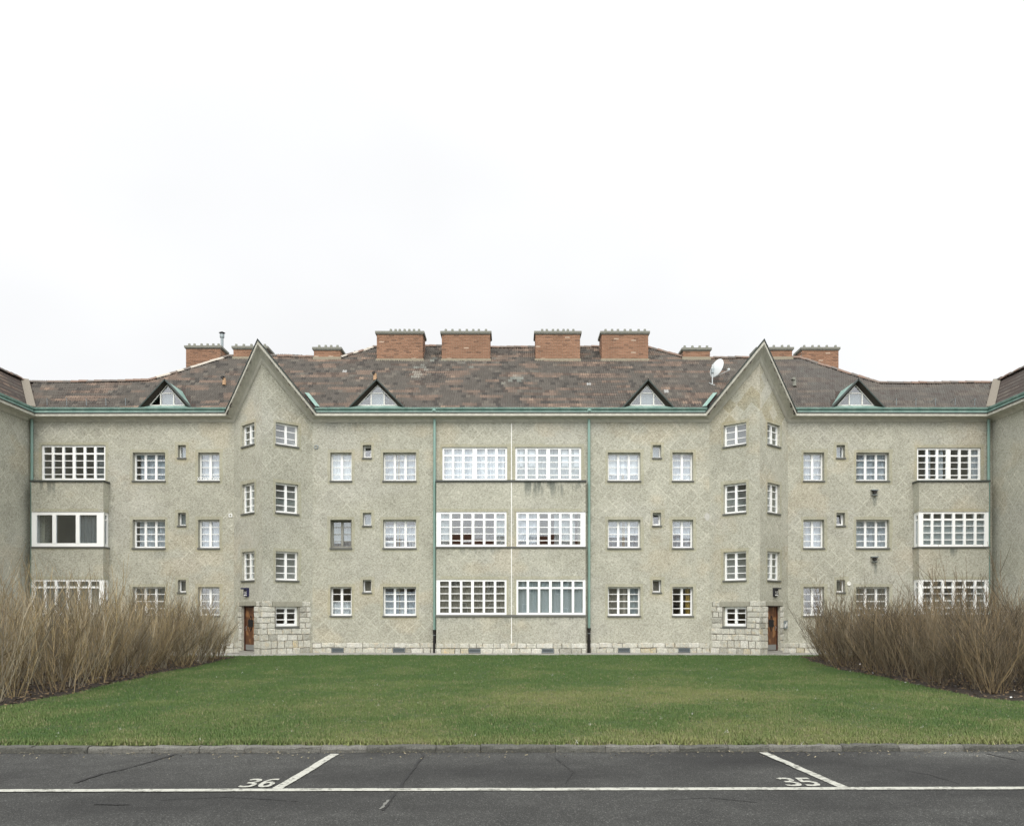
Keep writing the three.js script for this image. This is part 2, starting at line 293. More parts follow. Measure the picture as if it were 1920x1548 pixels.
wallPanel('wall_panel', mainWall, [[-INNER, -0.3], [INNER, -0.3], [INNER, EAVE], [-INNER, EAVE]], within(-INNER, INNER));
wallPanel('wall_panel', mainWall, [[FOOT, -0.3], [HALF, -0.3], [HALF, EAVE], [FOOT, EAVE]], within(FOOT, HALF));
for (const [x, y, w, h, o] of unitsMain) windowUnit(HOUSE, x, y, 0, w, h, o);
// wings of the courtyard running towards the viewer
for (const s of [-1, 1]) { const g = group('side_wing_wall', HOUSE, s * HALF, 0, 0, -s * Math.PI / 2); wallPanel('wall_panel', g, s < 0 ? [[-20, -0.3], [0, -0.3], [0, EAVE], [-20, EAVE]] : [[0, -0.3], [20, -0.3], [20, EAVE], [0, EAVE]], [], s < 0 ? 19.5 : 13, null, WALL, M.renderBay); }

// pointed stair bays: two faces folded along a vertical edge, rising into a gable
const doorH = [0.13, 2.1], lowH = [1.12, 2.06];
const bayFaces = [];
for (const s of [-1, 1]) for (const side of [-1, 1]) {          // side -1: face turned left, +1: face turned right
  const cx = s * BAYX, outer = s === side;                       // the outer face carries the door
  const g = side > 0 ? group('stair_bay', HOUSE, cx, 0, BAYP, BAYA) : group('stair_bay', HOUSE, cx - BAYW, 0, 0, -BAYA);
  const U = (u) => (side > 0 ? u : BAYL - u), span = [U(BWU[0]), U(BWU[1])].sort((a, b) => a - b);
  const holes = BROWS.map(([a, b]) => [...span, a, b]);
  holes.push(outer ? [...span, ...doorH] : [...span, ...lowH]);
  const outline = side > 0 ? [[0, -0.3], [BAYL, -0.3], [BAYL, EAVE], [0, APEX]] : [[0, -0.3], [BAYL, -0.3], [BAYL, APEX], [0, EAVE]];
  wallPanel('wall_panel', g, outline, holes, (s > 0 ? 6 : 0) + (side > 0 ? 3 : 0), side > 0 ? [0, 1] : [BAYL, -1], 0.34, M.renderBay);
  bayFaces.push({ g, s, side, outer, U, span, L: BAYL });
}
for (const f of bayFaces) {
  const w = f.span[1] - f.span[0], mx = (f.span[0] + f.span[1]) / 2;
  const at = V(mx, 0, 0).applyAxisAngle(V(0, 1, 0), f.g.rotation.y).add(f.g.position);
  const put = (y, h, o) => { const u = windowUnit(HOUSE, at.x, y, at.z, w, h, { rec: 0.13, edge: 0.075, v: [[0, 0.105]], ...o }); u.rotation.y = f.g.rotation.y; return u; };
  BROWS.forEach(([a, b], k) => put(a, b - a, { hz: even(k ? 4 : 3, 0.034), name: 'stair_window' }));
  if (!f.outer) put(lowH[0], lowH[1] - lowH[0], { hz: even(3, 0.045), edge: 0.1, name: 'stair_window', sillH: 0.09 });
}

// ------------------------------------------------------------------ cornice, gutters, downpipes
const line = [V(-HALF, EAVE, 18), V(-HALF, EAVE, 0), V(-FOOT, EAVE, 0), V(-BAYX, APEX, BAYP), V(-INNER, EAVE, 0), V(INNER, EAVE, 0), V(BAYX, APEX, BAYP), V(FOOT, EAVE, 0), V(HALF, EAVE, 0), V(HALF, EAVE, 18)];
mesh('cornice', sweep(line, [[-0.02, -0.29], [0.03, -0.29], [0.03, -0.265], [0.05, -0.255], [0.10, -0.20], [0.19, -0.16], [0.33, -0.14], [0.40, -0.14], [0.41, -0.13], [0.45, -0.13], [0.45, 0], [-0.05, 0.004]]), M.trim, HOUSE);
mesh('eaves_flashing', sweep(line, [[0, 0.006], [0.47, 0.006], [0.475, -0.02], [0.482, -0.02], [0.478, 0.03], [0, 0.036]]), M.copperDark, HOUSE);
const gut = new THREE.CylinderGeometry(0.088, 0.088, 1, 14, 1, true, Math.PI, Math.PI), gutR = gut.clone().rotateZ(Math.PI / 2);
function gutter(x0, x1) {
  const g = group('gutter', HOUSE);
  const pts = []; for (let i = 0; i <= 12; i++) { const a = Math.PI * (1 + i / 12); pts.push([0.33 + Math.cos(a) * 0.09, 10.845 - EAVE + Math.sin(a) * 0.09]); }
  pts.push([0.425, 10.86 - EAVE], [0.43, 10.845 - EAVE]);
  const L = Array.isArray(x0) ? x0 : [V(x0, EAVE, 0), V(x1, EAVE, 0)];
  mesh('trough', sweep(L, pts), M.copper, g);
  mesh('drip_strip', sweep(L, [[0.2, 0.04], [0.405, 0.04], [0.405, 0.115], [0.2, 0.125]]), M.copper, g);
}
gutter([V(-HALF, EAVE, 18), V(-HALF, EAVE, 0), V(-FOOT - 0.19, EAVE, 0)]); gutter(-INNER + 0.19, INNER - 0.19); gutter([V(FOOT + 0.19, EAVE, 0), V(HALF, EAVE, 0), V(HALF, EAVE, 18)]);
function downpipe(x, zt, low, hasLow = true) {
  const g = group('downpipe', HOUSE, x, 0, 0.13);
  mesh('pipe', new THREE.CylinderGeometry(0.062, 0.062, 10.4 - low, 14).translate(0, (10.4 + low) / 2, 0), M.copper, g);
  mesh('funnel', merge([new THREE.SphereGeometry(0.1, 10, 8).translate(0, 10.74, 0.22), new THREE.CylinderGeometry(0.07, 0.06, 0.2, 10).translate(0, 10.62, 0.19)]), M.copper, g);
  for (let y = low + 0.6; y < 10; y += 2.1) mesh('bracket', new THREE.CylinderGeometry(0.071, 0.071, 0.05, 14).translate(0, y, 0), M.copper, g);
  if (hasLow) { mesh('standpipe', merge([new THREE.CylinderGeometry(0.068, 0.068, low, 12).translate(0, low / 2, 0), new THREE.CylinderGeometry(0.085, 0.075, 0.14, 12).translate(0, low - 0.05, 0), new THREE.CylinderGeometry(0.085, 0.085, 0.05, 12).translate(0, low * 0.5, 0)]), M.iron, g); mesh('clip', new THREE.CylinderGeometry(0.073, 0.073, 0.03, 12).translate(0, low - 0.22, 0), M.galv, g); }
}
downpipe(-3.4, 0, 1.02); downpipe(3.475, 0, 1.1); downpipe(-21.33, 0, 0.9); downpipe(21.27, 0, 0.9);

// ------------------------------------------------------------------ projecting loggias
function loggiaBox(a, b, kind) {
  const g = group('loggia', HOUSE);
  for (const k of ['p1', 'p2', 'p3']) box('parapet', g, M.render, a, b, LV[k][0], LV[k][1], 0.002, BOXZ);
  for (const k of ['c1', 'c2', 'c3']) mesh('coping', BB(a - 0.045, b + 0.045, LV[k][0], LV[k][1] + 0.006, 0.003, BOXZ + 0.055), k === 'c1' ? M.coping : M.sill, g);
  if (kind === 'C') for (const w of ['w2', 'w3']) box('pier', g, M.render, -0.19, 0.235, LV[w][0] + 0.007, LV[w][1], 0.003, BOXZ - 0.004);
}
loggiaBox(...LB.L, 'L'); loggiaBox(...LB.C, 'C'); loggiaBox(...LB.R, 'R');
mesh('expansion_joint', merge([BB(0.01, 0.04, 0.02, 1.62, BOXZ, BOXZ + 0.012), BB(0.01, 0.04, 1.71, 4.64, BOXZ - 0.003, BOXZ + 0.01), BB(0.01, 0.04, 4.71, 7.55, BOXZ - 0.003, BOXZ + 0.01), BB(0.01, 0.04, 7.63, EAVE - 0.36, 0, 0.01)]), M.letter, HOUSE);
const L5 = [[0.175, 0.034], [0.37, 0.034], [0.56, 0.034], [0.78, 0.075]], L5b = [[0.2, 0.034], [0.4, 0.034], [0.6, 0.034], [0.8, 0.034]];
function boxWindow(x0, x1, row, o) { const [y0, y1] = LV[row]; return windowUnit(HOUSE, (x0 + x1) / 2, y0 + 0.006, BOXZ, x1 - x0, y1 - y0 - 0.008, { rec: 0.03, edge: 0.085, sill: false, depth: 0.09, name: 'loggia_window', ...o }); }
const gridShift = (w, l, r) => loggiaGrid(w - l - r, 6, 0.12).map(([x, b]) => [x + (l - r) / 2, b]);
{
  const [a, b] = LB.C, w = -0.19 - a, wr = b - 0.235;
  boxWindow(a, -0.19, 'w2', { eL: 0.2, v: gridShift(w, 0.13, 0), hz: L5, curtains: [{ x0: 0.82, m: M.netGreen }, { x0: 0.05, x1: 0.18, m: M.netGreen }] });
  boxWindow(0.235, b, 'w2', { eR: 0.22, v: gridShift(wr, 0, 0.14), hz: L5, curtains: [{ x1: 0.3, m: M.net }, { x0: 0.55, x1: 0.85, m: M.netGreen }] });
  boxWindow(a, -0.19, 'w3', { eL: 0.16, v: gridShift(w, 0.09, 0), hz: L5b, curtains: [{ m: M.netWarm }] });
  boxWindow(0.235, b, 'w3', { eR: 0.12, v: gridShift(wr, 0, 0.04), hz: [[0.76, 0.08]], curtains: [{ m: M.netGreen, f: 22 }] });
  const [la, lb] = LB.L, lw = lb - la;
  boxWindow(la, lb, 'w2', { edge: 0.14, eL: 0.22, eR: 0.3, v: [[-lw * 0.185, 0.16], [lw * 0.14, 0.16]], hz: [], curtains: [{ x0: 0.62, m: M.drapeGrey, f: 60 }] });
  boxWindow(la, lb, 'w3', { eL: 0.15, eR: 0.2, v: gridShift(lw, 0.08, 0.1), hz: [[0.78, 0.08]], curtains: [{ m: M.netWarm }] });
  const [ra, rb] = LB.R, rw = rb - ra;
  boxWindow(ra, rb, 'w2', { eL: 0.2, eR: 0.18, v: gridShift(rw, 0.1, 0.1), hz: [[0.2, 0.034], [0.4, 0.034], [0.6, 0.034], [0.78, 0.08]], curtains: [{ y1: 0.76, m: M.netGreen, flat: true }] });
  boxWindow(ra, rb, 'w3', { eL: 0.2, eR: 0.18, v: gridShift(rw, 0.1, 0.1), hz: [[0.2, 0.034], [0.4, 0.034], [0.6, 0.034], [0.78, 0.08]], curtains: [{ y1: 0.5, m: M.netWarm }] });
  // side returns of the glazed boxes
  for (const [x, s] of [[a, -1], [b, 1], [lb, 1], [la, -1], [ra, -1], [rb, 1]]) for (const row of ['w2', 'w3']) {
    const u = windowUnit(HOUSE, x - s * 0.03, LV[row][0] + 0.006, 0.255, 0.47, LV[row][1] - LV[row][0] - 0.008, { rec: 0.0, edge: 0.12, sill: false, depth: 0.06, hz: [[0.78, 0.07]], name: 'loggia_window' }); u.rotation.y = s * Math.PI / 2;
  }
}

// ------------------------------------------------------------------ rooms behind the glass
for (const y of [0.72, 3.72, 6.72, 9.8]) for (const [a, b] of [[-HALF, -FOOT - 0.1], [-INNER + 0.1, INNER - 0.1], [FOOT + 0.1, HALF]]) box('floor_slab', HOUSE, M.room, a, b, y - 0.25, y, -6.2, -WALL - 0.005);
for (const s of [-1, 1]) box('stair_wall', HOUSE, std(0xcfcdc4, 0.9), s * BAYX - 1.2, s * BAYX + 1.2, 2.7, 10.2, 0.05, 0.22);
box('back_wall', HOUSE, M.room, -HALF, HALF, -0.2, 10.4, -6.45, -6.2);
for (const x of [-21.2, -17.2, -13.2, -8.6, -5.1, -0.02, 5.1, 8.6, 13.2, 17.2, 21.2]) box('partition', HOUSE, M.room, x - 0.09, x + 0.09, 0, 9.8, -6.19, -WALL - 0.01);

// ------------------------------------------------------------------ natural stone: blocks with worn edges, recessed joints
function stoneGeo(w, h, d) {
  const nx = w > 0.42 ? 5 : 4, ny = 3, P = [], pos = [], uv = [], ox = rnd() * 5, oy = rnd() * 5, c = 0.022;
  for (let j = 0; j <= ny; j++) for (let i = 0; i <= nx; i++) {
    const e = i === 0 || j === 0 || i === nx || j === ny;
    const fx = i === 0 ? 0 : i === nx ? 1 : (c / w) + (1 - 2 * c / w) * ((i - 1) / (nx - 2)), fy = j === 0 ? 0 : j === ny ? 1 : (c / h) + (1 - 2 * c / h) * ((j - 1) / (ny - 2));
    P.push([(fx - 0.5) * w + rr(-0.014, 0.014), (fy - 0.5) * h + rr(-0.013, 0.013), e ? d - c - rr(0, 0.012) : d + rr(-0.01, 0.008)]);
  }
  const q = (a, b, c2, d2) => { for (const p of [a, b, c2, a, c2, d2]) { pos.push(...p); uv.push(p[0] + ox + p[2], p[1] + oy); } };
  const at = (i, j) => P[j * (nx + 1) + i], bk = (p) => [p[0], p[1], -0.01];
  for (let j = 0; j < ny; j++) for (let i = 0; i < nx; i++) q(at(i, j), at(i + 1, j), at(i + 1, j + 1), at(i, j + 1));
  for (let i = 0; i < nx; i++) { q(bk(at(i, 0)), bk(at(i + 1, 0)), at(i + 1, 0), at(i, 0)); q(at(i, ny), at(i + 1, ny), bk(at(i + 1, ny)), bk(at(i, ny))); }
  for (let j = 0; j < ny; j++) { q(bk(at(0, j + 1)), bk(at(0, j)), at(0, j), at(0, j + 1)); q(at(nx, j), bk(at(nx, j)), bk(at(nx, j + 1)), at(nx, j + 1)); }
  const g = new THREE.BufferGeometry(); g.setAttribute('position', new THREE.Float32BufferAttribute(pos, 3)); g.setAttribute('uv', new THREE.Float32BufferAttribute(uv, 2)); g.computeVertexNormals(); return g;
}
function stoneRow(g, z, x0, x1, y0, y1, cuts, wMin = 0.3, wMax = 0.6, d = 0.04) {
  let segs = [[x0, x1]];
  for (const [a, b, c, e] of cuts) if (c < y1 - 0.02 && e > y0 + 0.02) segs = segs.flatMap(([p, q]) => [[p, Math.min(q, a)], [Math.max(p, b), q]].filter(([m, n]) => n - m > 0.06));
  for (const [p, q] of segs) {
    let x = p;
    while (x < q - 0.02) {
      let w = rr(wMin, wMax); if (q - x - w < wMin * 0.7) w = q - x;
      const y = y1 - y0, s = mesh('stone', stoneGeo(w - 0.014, y - 0.014, d + rr(-0.008, 0.014)), M.stones[(() => { const k = rnd(); return k < 0.36 ? 0 : k < 0.64 ? 1 : k < 0.84 ? 2 : k < 0.9 ? 3 : 4; })()], g);
      s.position.set(x + w / 2, (y0 + y1) / 2 + rr(-0.008, 0.008), z); s.rotation.z = rr(-0.012, 0.012); x += w;
    }
  }
}
function plinth(x0, x1, z, grilles, ry = 0, px = 0, pz = 0) {
  const g = group('stone_plinth', HOUSE, px, 0, pz, ry);
  box('mortar_bed', g, M.mortarDark, x0, x1, -0.3, 0.45, z, z + 0.012);
  const cuts = grilles.map((x) => [x - 0.27, x + 0.27, 0.05, 0.215]);
  stoneRow(g, z, x0, x1, -0.02, 0.225, cuts, 0.22, 0.62, 0.045); stoneRow(g, z, x0, x1, 0.225, 0.45, [], 0.28, 0.75, 0.045);
  for (const x of grilles) {
    const k = group('cellar_grille', HOUSE, x, 0.04, z + 0.014);
    mesh('grille_frame', merge([BB(-0.26, 0.26, 0, 0.02, 0, 0.02), BB(-0.26, 0.26, 0.155, 0.175, 0, 0.02), BB(-0.26, -0.24, 0.02, 0.155, 0, 0.02), BB(0.24, 0.26, 0.02, 0.155, 0, 0.02)]), M.galv, k);
    mesh('grille_bars', merge(Array.from({ length: 11 }, (_, i) => BB(-0.21 + i * 0.042 - 0.006, -0.21 + i * 0.042 + 0.006, 0.02, 0.155, 0.004, 0.014))), M.galv, k);
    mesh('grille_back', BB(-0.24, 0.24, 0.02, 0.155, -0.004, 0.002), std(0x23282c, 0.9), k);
  }
}
plinth(-INNER, -3.31, 0, [wx(633), wx(748)]); plinth(3.31, INNER, 0, [wx(1170), wx(1283)]);
plinth(LB.C[0] - 0.02, LB.C[1] + 0.02, BOXZ - 0.02, [(890 - 958) / 42.6, (1027 - 958) / 42.6]);
plinth(-17.93, -FOOT, 0, []); plinth(FOOT, 17.93, 0, []); plinth(LB.L[0], LB.L[1] + 0.02, BOXZ - 0.02, []); plinth(LB.R[0] - 0.02, LB.R[1], BOXZ - 0.02, []);
box('loggia_base', HOUSE, M.mortar, LB.C[0], LB.C[1], -0.2, 0.44, 0.003, BOXZ - 0.03); box('loggia_base', HOUSE, M.mortar, ...LB.L, -0.2, 0.44, 0.003, BOXZ - 0.03); box('loggia_base', HOUSE, M.mortar, ...LB.R, -0.2, 0.44, 0.003, BOXZ - 0.03);
plinth(-0.26, 0.26, 0, [], Math.PI / 2, LB.C[1], 0.27); plinth(-0.26, 0.26, 0, [], -Math.PI / 2, LB.C[0], 0.27);
const ROWH = [-0.06, 0.25, 0.58, 0.85, 1.11, 1.35, 1.59, 1.83, 2.06, 2.29];
for (const f of bayFaces) {
  const g = group('stone_facing', HOUSE, f.g.position.x, 0, f.g.position.z, f.g.rotation.y), [s0, s1] = f.span;
  const lintelY = f.outer ? [2.1, 2.28] : [2.07, 2.28];
  const cut = f.outer ? [[s0, s1, -1, 2.1], [s0 - 0.17, s1 + 0.17, 2.1, 2.3]] : [[s0 - 0.05, s1 + 0.05, 1.1, 2.06], [s0 - 0.17, s1 + 0.17, 2.06, 2.3]];
  const far = f.outer ? f.U(2.1) : f.U(2.38), near = f.U(-0.035), a = Math.min(far, near), b = Math.max(far, near);
  for (let k = 0; k + 1 < ROWH.length; k++) stoneRow(g, 0, a + (f.side < 0 ? rr(0, 0.12) : 0), b - (f.side > 0 ? rr(0, 0.12) : 0), ROWH[k], ROWH[k + 1], cut, 0.26, 0.5, 0.03);
  if (f.outer) { const p = f.U(2.1), q = f.U(BAYL); for (const [y0, y1] of [[-0.02, 0.225], [0.225, 0.45]]) stoneRow(g, 0, Math.min(p, q), Math.max(p, q), y0, y1, [], 0.2, 0.4, 0.03); }
  const mb = f.U(f.outer ? 2.0 : 2.3), m0 = Math.min(mb, f.U(0.01)), m1 = Math.max(mb, f.U(0.01));
  if (f.outer) { mesh('mortar_bed', merge([BB(m0, s0, -0.1, 2.26, 0.001, 0.009), BB(s1, m1, -0.1, 2.26, 0.001, 0.009)]), M.mortar, g); }
  else mesh('mortar_bed', merge([BB(m0, s0, -0.1, 2.28, 0.001, 0.009), BB(s1, m1, -0.1, 2.28, 0.001, 0.009), BB(s0, s1, -0.1, 1.11, 0.001, 0.009)]), M.mortar, g);
  box('lintel', g, M.lintel, s0 - 0.17, s1 + 0.17, lintelY[0], lintelY[1], 0.002, 0.042);
}

// ------------------------------------------------------------------ entrance doors
for (const f of bayFaces.filter((q) => q.outer)) {
  const [s0, s1] = f.span, w = s1 - s0, mx = (s0 + s1) / 2, at = V(mx, 0, 0).applyAxisAngle(V(0, 1, 0), f.g.rotation.y).add(f.g.position);
  const g = group('door', HOUSE, at.x, 0, at.z, f.g.rotation.y), z = -0.14, hs = f.s;      // handle towards the outer jamb
  mesh('door_frame', metreUV(merge([BB(-w / 2, -w / 2 + 0.08, 0.13, 2.1, z - 0.06, z + 0.03), BB(w / 2 - 0.08, w / 2, 0.13, 2.1, z - 0.06, z + 0.03), BB(-w / 2 + 0.08, w / 2 - 0.08, 2.03, 2.1, z - 0.06, z + 0.03)])), M.doorFrame, g);
  box('leaf', g, M.door, -w / 2 + 0.08, w / 2 - 0.08, 0.15, 2.03, z - 0.05, z);
  box('kick_plate', g, M.kick, -w / 2 + 0.1, w / 2 - 0.1, 0.16, 0.4, z, z + 0.006);
  const orn = [];                                               // wrought iron lozenge grille
  for (let k = -3; k <= 3; k++) { const o = k * 0.055, r = 0.2; for (const sg of [-1, 1]) { const l = r - Math.abs(k) * 0.02; orn.push(bar(V(o - l * 0.5, 1.33 - sg * (l * 0.9) + sg * o * 0.9 * 0, z + 0.018), V(o + l * 0.5, 1.33 + sg * (l * 0.9), z + 0.018), 0.011, 5)); } }
  for (const [p, q] of [[[-0.2, 0], [0, 0.34]], [[0, 0.34], [0.2, 0]], [[0.2, 0], [0, -0.34]], [[0, -0.34], [-0.2, 0]]]) orn.push(bar(V(p[0], 1.33 + p[1], z + 0.016), V(q[0], 1.33 + q[1], z + 0.016), 0.014, 5));
  mesh('iron_ornament', merge(orn), M.iron, g);
  mesh('handle', merge([BB(-0.015, 0.015, 1.02, 1.22, z, z + 0.01), bar(V(0, 1.14, z), V(0, 1.14, z + 0.06), 0.01), bar(V(0, 1.14, z + 0.055), V(-hs * 0.1, 1.14, z + 0.055), 0.01)]).translate(hs * (w / 2 - 0.15), 0, 0), M.steel, g);
  box('doorstep', g, M.concrete, -w / 2 - 0.06, w / 2 + 0.06, -0.05, 0.13, -0.3, 0.09);
  box('doorstep', g, M.concrete, -w / 2 - 0.1, w / 2 + 0.1, -0.05, 0.055, 0.09, 0.42);
}

// ------------------------------------------------------------------ roof
const SL = 0.7, ANG = Math.atan(SL), RH = (t) => 10.99 + SL * t; // height of the front slope at distance t behind the wall
function onRoof(px, py) { const k = 1150 - py, t = (k * CAM.d - CAM.f * (10.99 - CAM.h)) / (CAM.f * SL - k); return [(px - 958) * (CAM.d + t) / CAM.f, t]; }
const RIDGE = [[20, 716], [280, 713], [430, 668], [640, 670], [700, 650], [1215, 650], [1285, 670], [1500, 671], [1650, 718], [1895, 717]].map(([a, b]) => onRoof(a, b));
RIDGE[0][0] = -23.15; RIDGE[9][0] = 23.15;
const ridgeT = (x) => { for (let i = 0; i + 1 < RIDGE.length; i++) if (x <= RIDGE[i + 1][0]) { const [a, ta] = RIDGE[i], [b, tb] = RIDGE[i + 1]; return ta + (tb - ta) * Math.max(0, (x - a) / (b - a)); } return RIDGE[9][1]; };
const sag = (x, t) => (fbm(x * 0.25 + 8, t * 0.3 + 3, 3) - 0.5) * 0.12 + (vnoise(x * 1.2, t * 1.2 + 50) - 0.5) * 0.03;
const WSL = 1.06, VAL = 1.52;                                    // wing roof slope, valley direction
{
  const tris = [], e0 = -0.28;
  for (let i = 0; i + 1 < RIDGE.length; i++) {                   // boarded deck: front slope, rear slope
    const [xa, ta] = RIDGE[i], [xb, tb] = RIDGE[i + 1], k = 6;
    for (let j = 0; j < k; j++) {
      const x0 = xa + (xb - xa) * j / k, x1 = xa + (xb - xa) * (j + 1) / k, t0 = ridgeT(x0), t1 = ridgeT(x1);
      const P = (x, t) => [x, RH(t) - 0.05 , -t], E = (x) => { const xx = Math.max(-HALF, Math.min(HALF, x)); const inGable = Math.abs(Math.abs(xx) - BAYX) < BAYW; return P(x, Math.abs(x) > HALF ? (Math.abs(x) - HALF) * VAL : inGable ? 0.3 : e0); };
      const R0 = P(x0, t0), R1 = P(x1, t1), b0 = [x0, 9.6, -13.5], b1 = [x1, 9.6, -13.5];
      tris.push([E(x0), E(x1), R1], [E(x0), R1, R0], [R0, R1, b1], [R0, b1, b0]);
    }
  }
  for (const s of [-1, 1]) { // wing slope and ridge
    const x0 = s * (HALF - 0.1), x1 = s * (HALF + 1.7), y0 = 10.84, y1 = 12.78, zb = -2.58;
    tris.push([[x0, y0, 0], [x0, y0, 18], [x1, y1, 18]], [[x0, y0, 0], [x1, y1, 18], [x1, y1, zb]], [[x1, y1, zb], [x1, y1, 18], [s * 30, 9.6, 18]], [[x1, y1, zb], [s * 30, 9.6, 18], [s * 30, 9.6, zb]]);
  }
  for (const s of [-1, 1]) for (const q of [-1, 1]) { // gable roofs
    const ap = [s * BAYX, 13.2, 2.3], ft = [s * BAYX + q * 1.93, 10.62, 0.44], vt = [s * BAYX, 13.1, -3.05];
    tris.push([ap, ft, vt]);
  }
  mesh('roof_deck', polyGeo(tris), M.deck, HOUSE);
}
// pan tiles
const DORM = [[312, 263, 361], [707.5, 656, 762], [1214, 1165, 1263], [1606, 1556, 1656]].map(([c, l, r]) => ({ x: (c - 958) * 37.9 / CAM.f, hw: (r - l) / 2 * 37.9 / CAM.f }));
const tileGeo = (() => {
  const pr = [[-0.118, 0.004], [-0.09, 0.03], [-0.06, 0.038], [-0.032, 0.014], [0, 0.001], [0.03, 0.03], [0.06, 0.038], [0.092, 0.014], [0.118, 0.002]], pos = [], uv = [], Lt = 0.41, th = 0.014;
  const q = (a, b, c, d) => { for (const p of [a, b, c, a, c, d]) { pos.push(...p); uv.push(p[0], p[2]); } };
  for (let i = 0; i + 1 < pr.length; i++) { const [xa, ya] = pr[i], [xb, yb] = pr[i + 1]; q([xa, ya, 0], [xa, ya, Lt], [xb, yb, Lt], [xb, yb, 0]); q([xa, ya, Lt], [xa, ya - th, Lt], [xb, yb - th, Lt], [xb, yb, Lt]); }
  const g = new THREE.BufferGeometry(); g.setAttribute('position', new THREE.Float32BufferAttribute(pos, 3)); g.setAttribute('uv', new THREE.Float32BufferAttribute(uv, 2)); g.computeVertexNormals(); return g;
})();
{
  const list = [], col = [], c = new THREE.Color(), GA = 0.335, TWD = 0.214;
  const tint = (x, s, lich) => {
    const red = fbm(x * 0.55 + 40, s * 1.7 + 12, 4), pick = hash(Math.round(x * 50) + 5000, Math.round(s * 90)), run = vnoise(x * 1.1 + 9, Math.round(s / GA) * 7.7);
    let r = 0.086 + pick * 0.038, g = 0.076 + pick * 0.034, b = 0.063 + pick * 0.029;
    const k = sm(0.53, 0.68, red * 0.35 + run * 0.65) * (0.6 + 0.4 * pick); r += 0.1 * k; g += 0.052 * k; b += 0.03 * k;
    if (pick < 0.14) { r *= 0.7; g *= 0.71; b *= 0.73; } if (pick > 0.94) { r *= 1.25; g *= 1.25; b *= 1.22; }
    const L = lich * (hash(Math.round(x * 50), Math.round(s * 90) + 77) > 0.45 ? 1 : 0); r += 0.2 * L; g += 0.23 * L; b += 0.205 * L;
    if (hash(Math.round(x * 50) + 31, Math.round(s * 90) + 7) > 0.9985) { r = 0.4; g = 0.4; b = 0.38; }
    const right = sm(11, 15, x); r = r * (1 - right) + (r * 0.35 + 0.075) * right; g = g * (1 - right) + (g * 0.5 + 0.055) * right; b = b * (1 - right) + (b * 0.55 + 0.046) * right;
    c.setRGB(r, g, b);
  };
  const mtx = new THREE.Matrix4(), q = new THREE.Quaternion(), basis = new THREE.Matrix4();
  const put = (o, xa, ya, za, x, s, lich) => {
    basis.makeBasis(xa, ya, za); q.setFromRotationMatrix(basis);
    q.multiply(new THREE.Quaternion().setFromEuler(new THREE.Euler(0.21 + rr(-0.012, 0.012), rr(-0.02, 0.02), rr(-0.02, 0.02))));
    mtx.compose(o, q, V(1, 1, 1)); list.push(mtx.clone()); tint(x, s, lich); col.push(c.clone());
  };
  const up = V(0, Math.sin(ANG), -Math.cos(ANG)), nn = V(0, Math.cos(ANG), Math.sin(ANG)), dn = up.clone().negate(), ax = V(1, 0, 0);
  for (let k = 0; k < 34; k++) { const s = k * GA, t = -0.27 + (s + 0.36) * Math.cos(ANG); // t of the tile's head
    for (let x = -24; x < 24; x += TWD) {
      const xx = x + (k % 2 ? TWD / 2 : 0) + rr(-0.006, 0.006), tm = t - 0.17;
      if (tm > ridgeT(xx) + 0.06) continue;
      if (Math.abs(xx) > HALF - 0.12 && tm < (Math.abs(xx) - HALF + 0.12) * VAL + 0.12) continue;
      const gd = Math.abs(Math.abs(xx) - BAYX); if (gd < 1.98 * (1 - (tm + 0.15) / 3.1)) continue;
      let skip = false; for (const d of DORM) if (Math.abs(xx - d.x) < (d.hw - 0.02) * (1 - (tm - 0.12) / 1.72) && tm > -0.4) skip = true; if (skip) continue;
      const lich = Math.max(sm(0.56, 0.72, fbm(xx * 0.8 + 60, tm * 1.1, 3)) * (Math.abs(xx + 1.6) < 3.2 && tm > 2.2 ? 0.6 : 0.04), 0);
      put(V(xx, RH(t) + sag(xx, tm) - 0.0, -t), ax, nn, dn, xx, s, lich);
    } }
  const wa = Math.atan(WSL);
  for (const sd of [-1, 1]) for (let k = 0; k < 8; k++) for (let z = -2.6; z < 18; z += TWD) {   // wing slopes
    const s = k * GA + 0.3, dx = s * Math.cos(wa) - 0.2; if (z < -(dx - 0.15) * VAL + 0.15 || dx > 1.85) continue;
    const dnw = V(-sd * Math.cos(wa), -Math.sin(wa), 0), nw = V(-sd * Math.sin(wa), Math.cos(wa), 0), axw = nw.clone().cross(dnw);
    put(V(sd * (HALF + dx), 10.95 + WSL * dx + sag(z, dx), z), axw, nw, dnw, z + sd * 40, s, 0);
  }
  const ga = Math.atan2(2.5, 1.93);                              // gable slopes
  for (const s of [-1, 1]) for (const qd of [-1, 1]) for (let k = 0; k < 9; k++) for (let z = -2.9; z < 2; z += TWD) {
    const r = k * GA + 0.38, dx = 1.93 - (r * Math.cos(ga)), f = dx / 1.93; if (dx < 0.02) continue;
    const z0 = -3.0 * (1 - f) , z1 = 2.3 - 1.86 * f - 0.12; if (z < z0 || z > z1) continue;
    const dnw = V(qd * Math.cos(ga), -Math.sin(ga), 0), nw = V(qd * Math.sin(ga), Math.cos(ga), 0), axw = nw.clone().cross(dnw);
    put(V(s * BAYX + qd * dx, 10.6 + (1 - f) * 2.5, z), axw, nw, dnw, s * BAYX + z, r, 0);
  }
  const im = new THREE.InstancedMesh(tileGeo, M.tile, list.length); im.name = 'roof_tiles'; list.forEach((m, i) => { im.setMatrixAt(i, m); im.setColorAt(i, col[i]); });
  im.castShadow = im.receiveShadow = true; HOUSE.add(stuff(im));
}
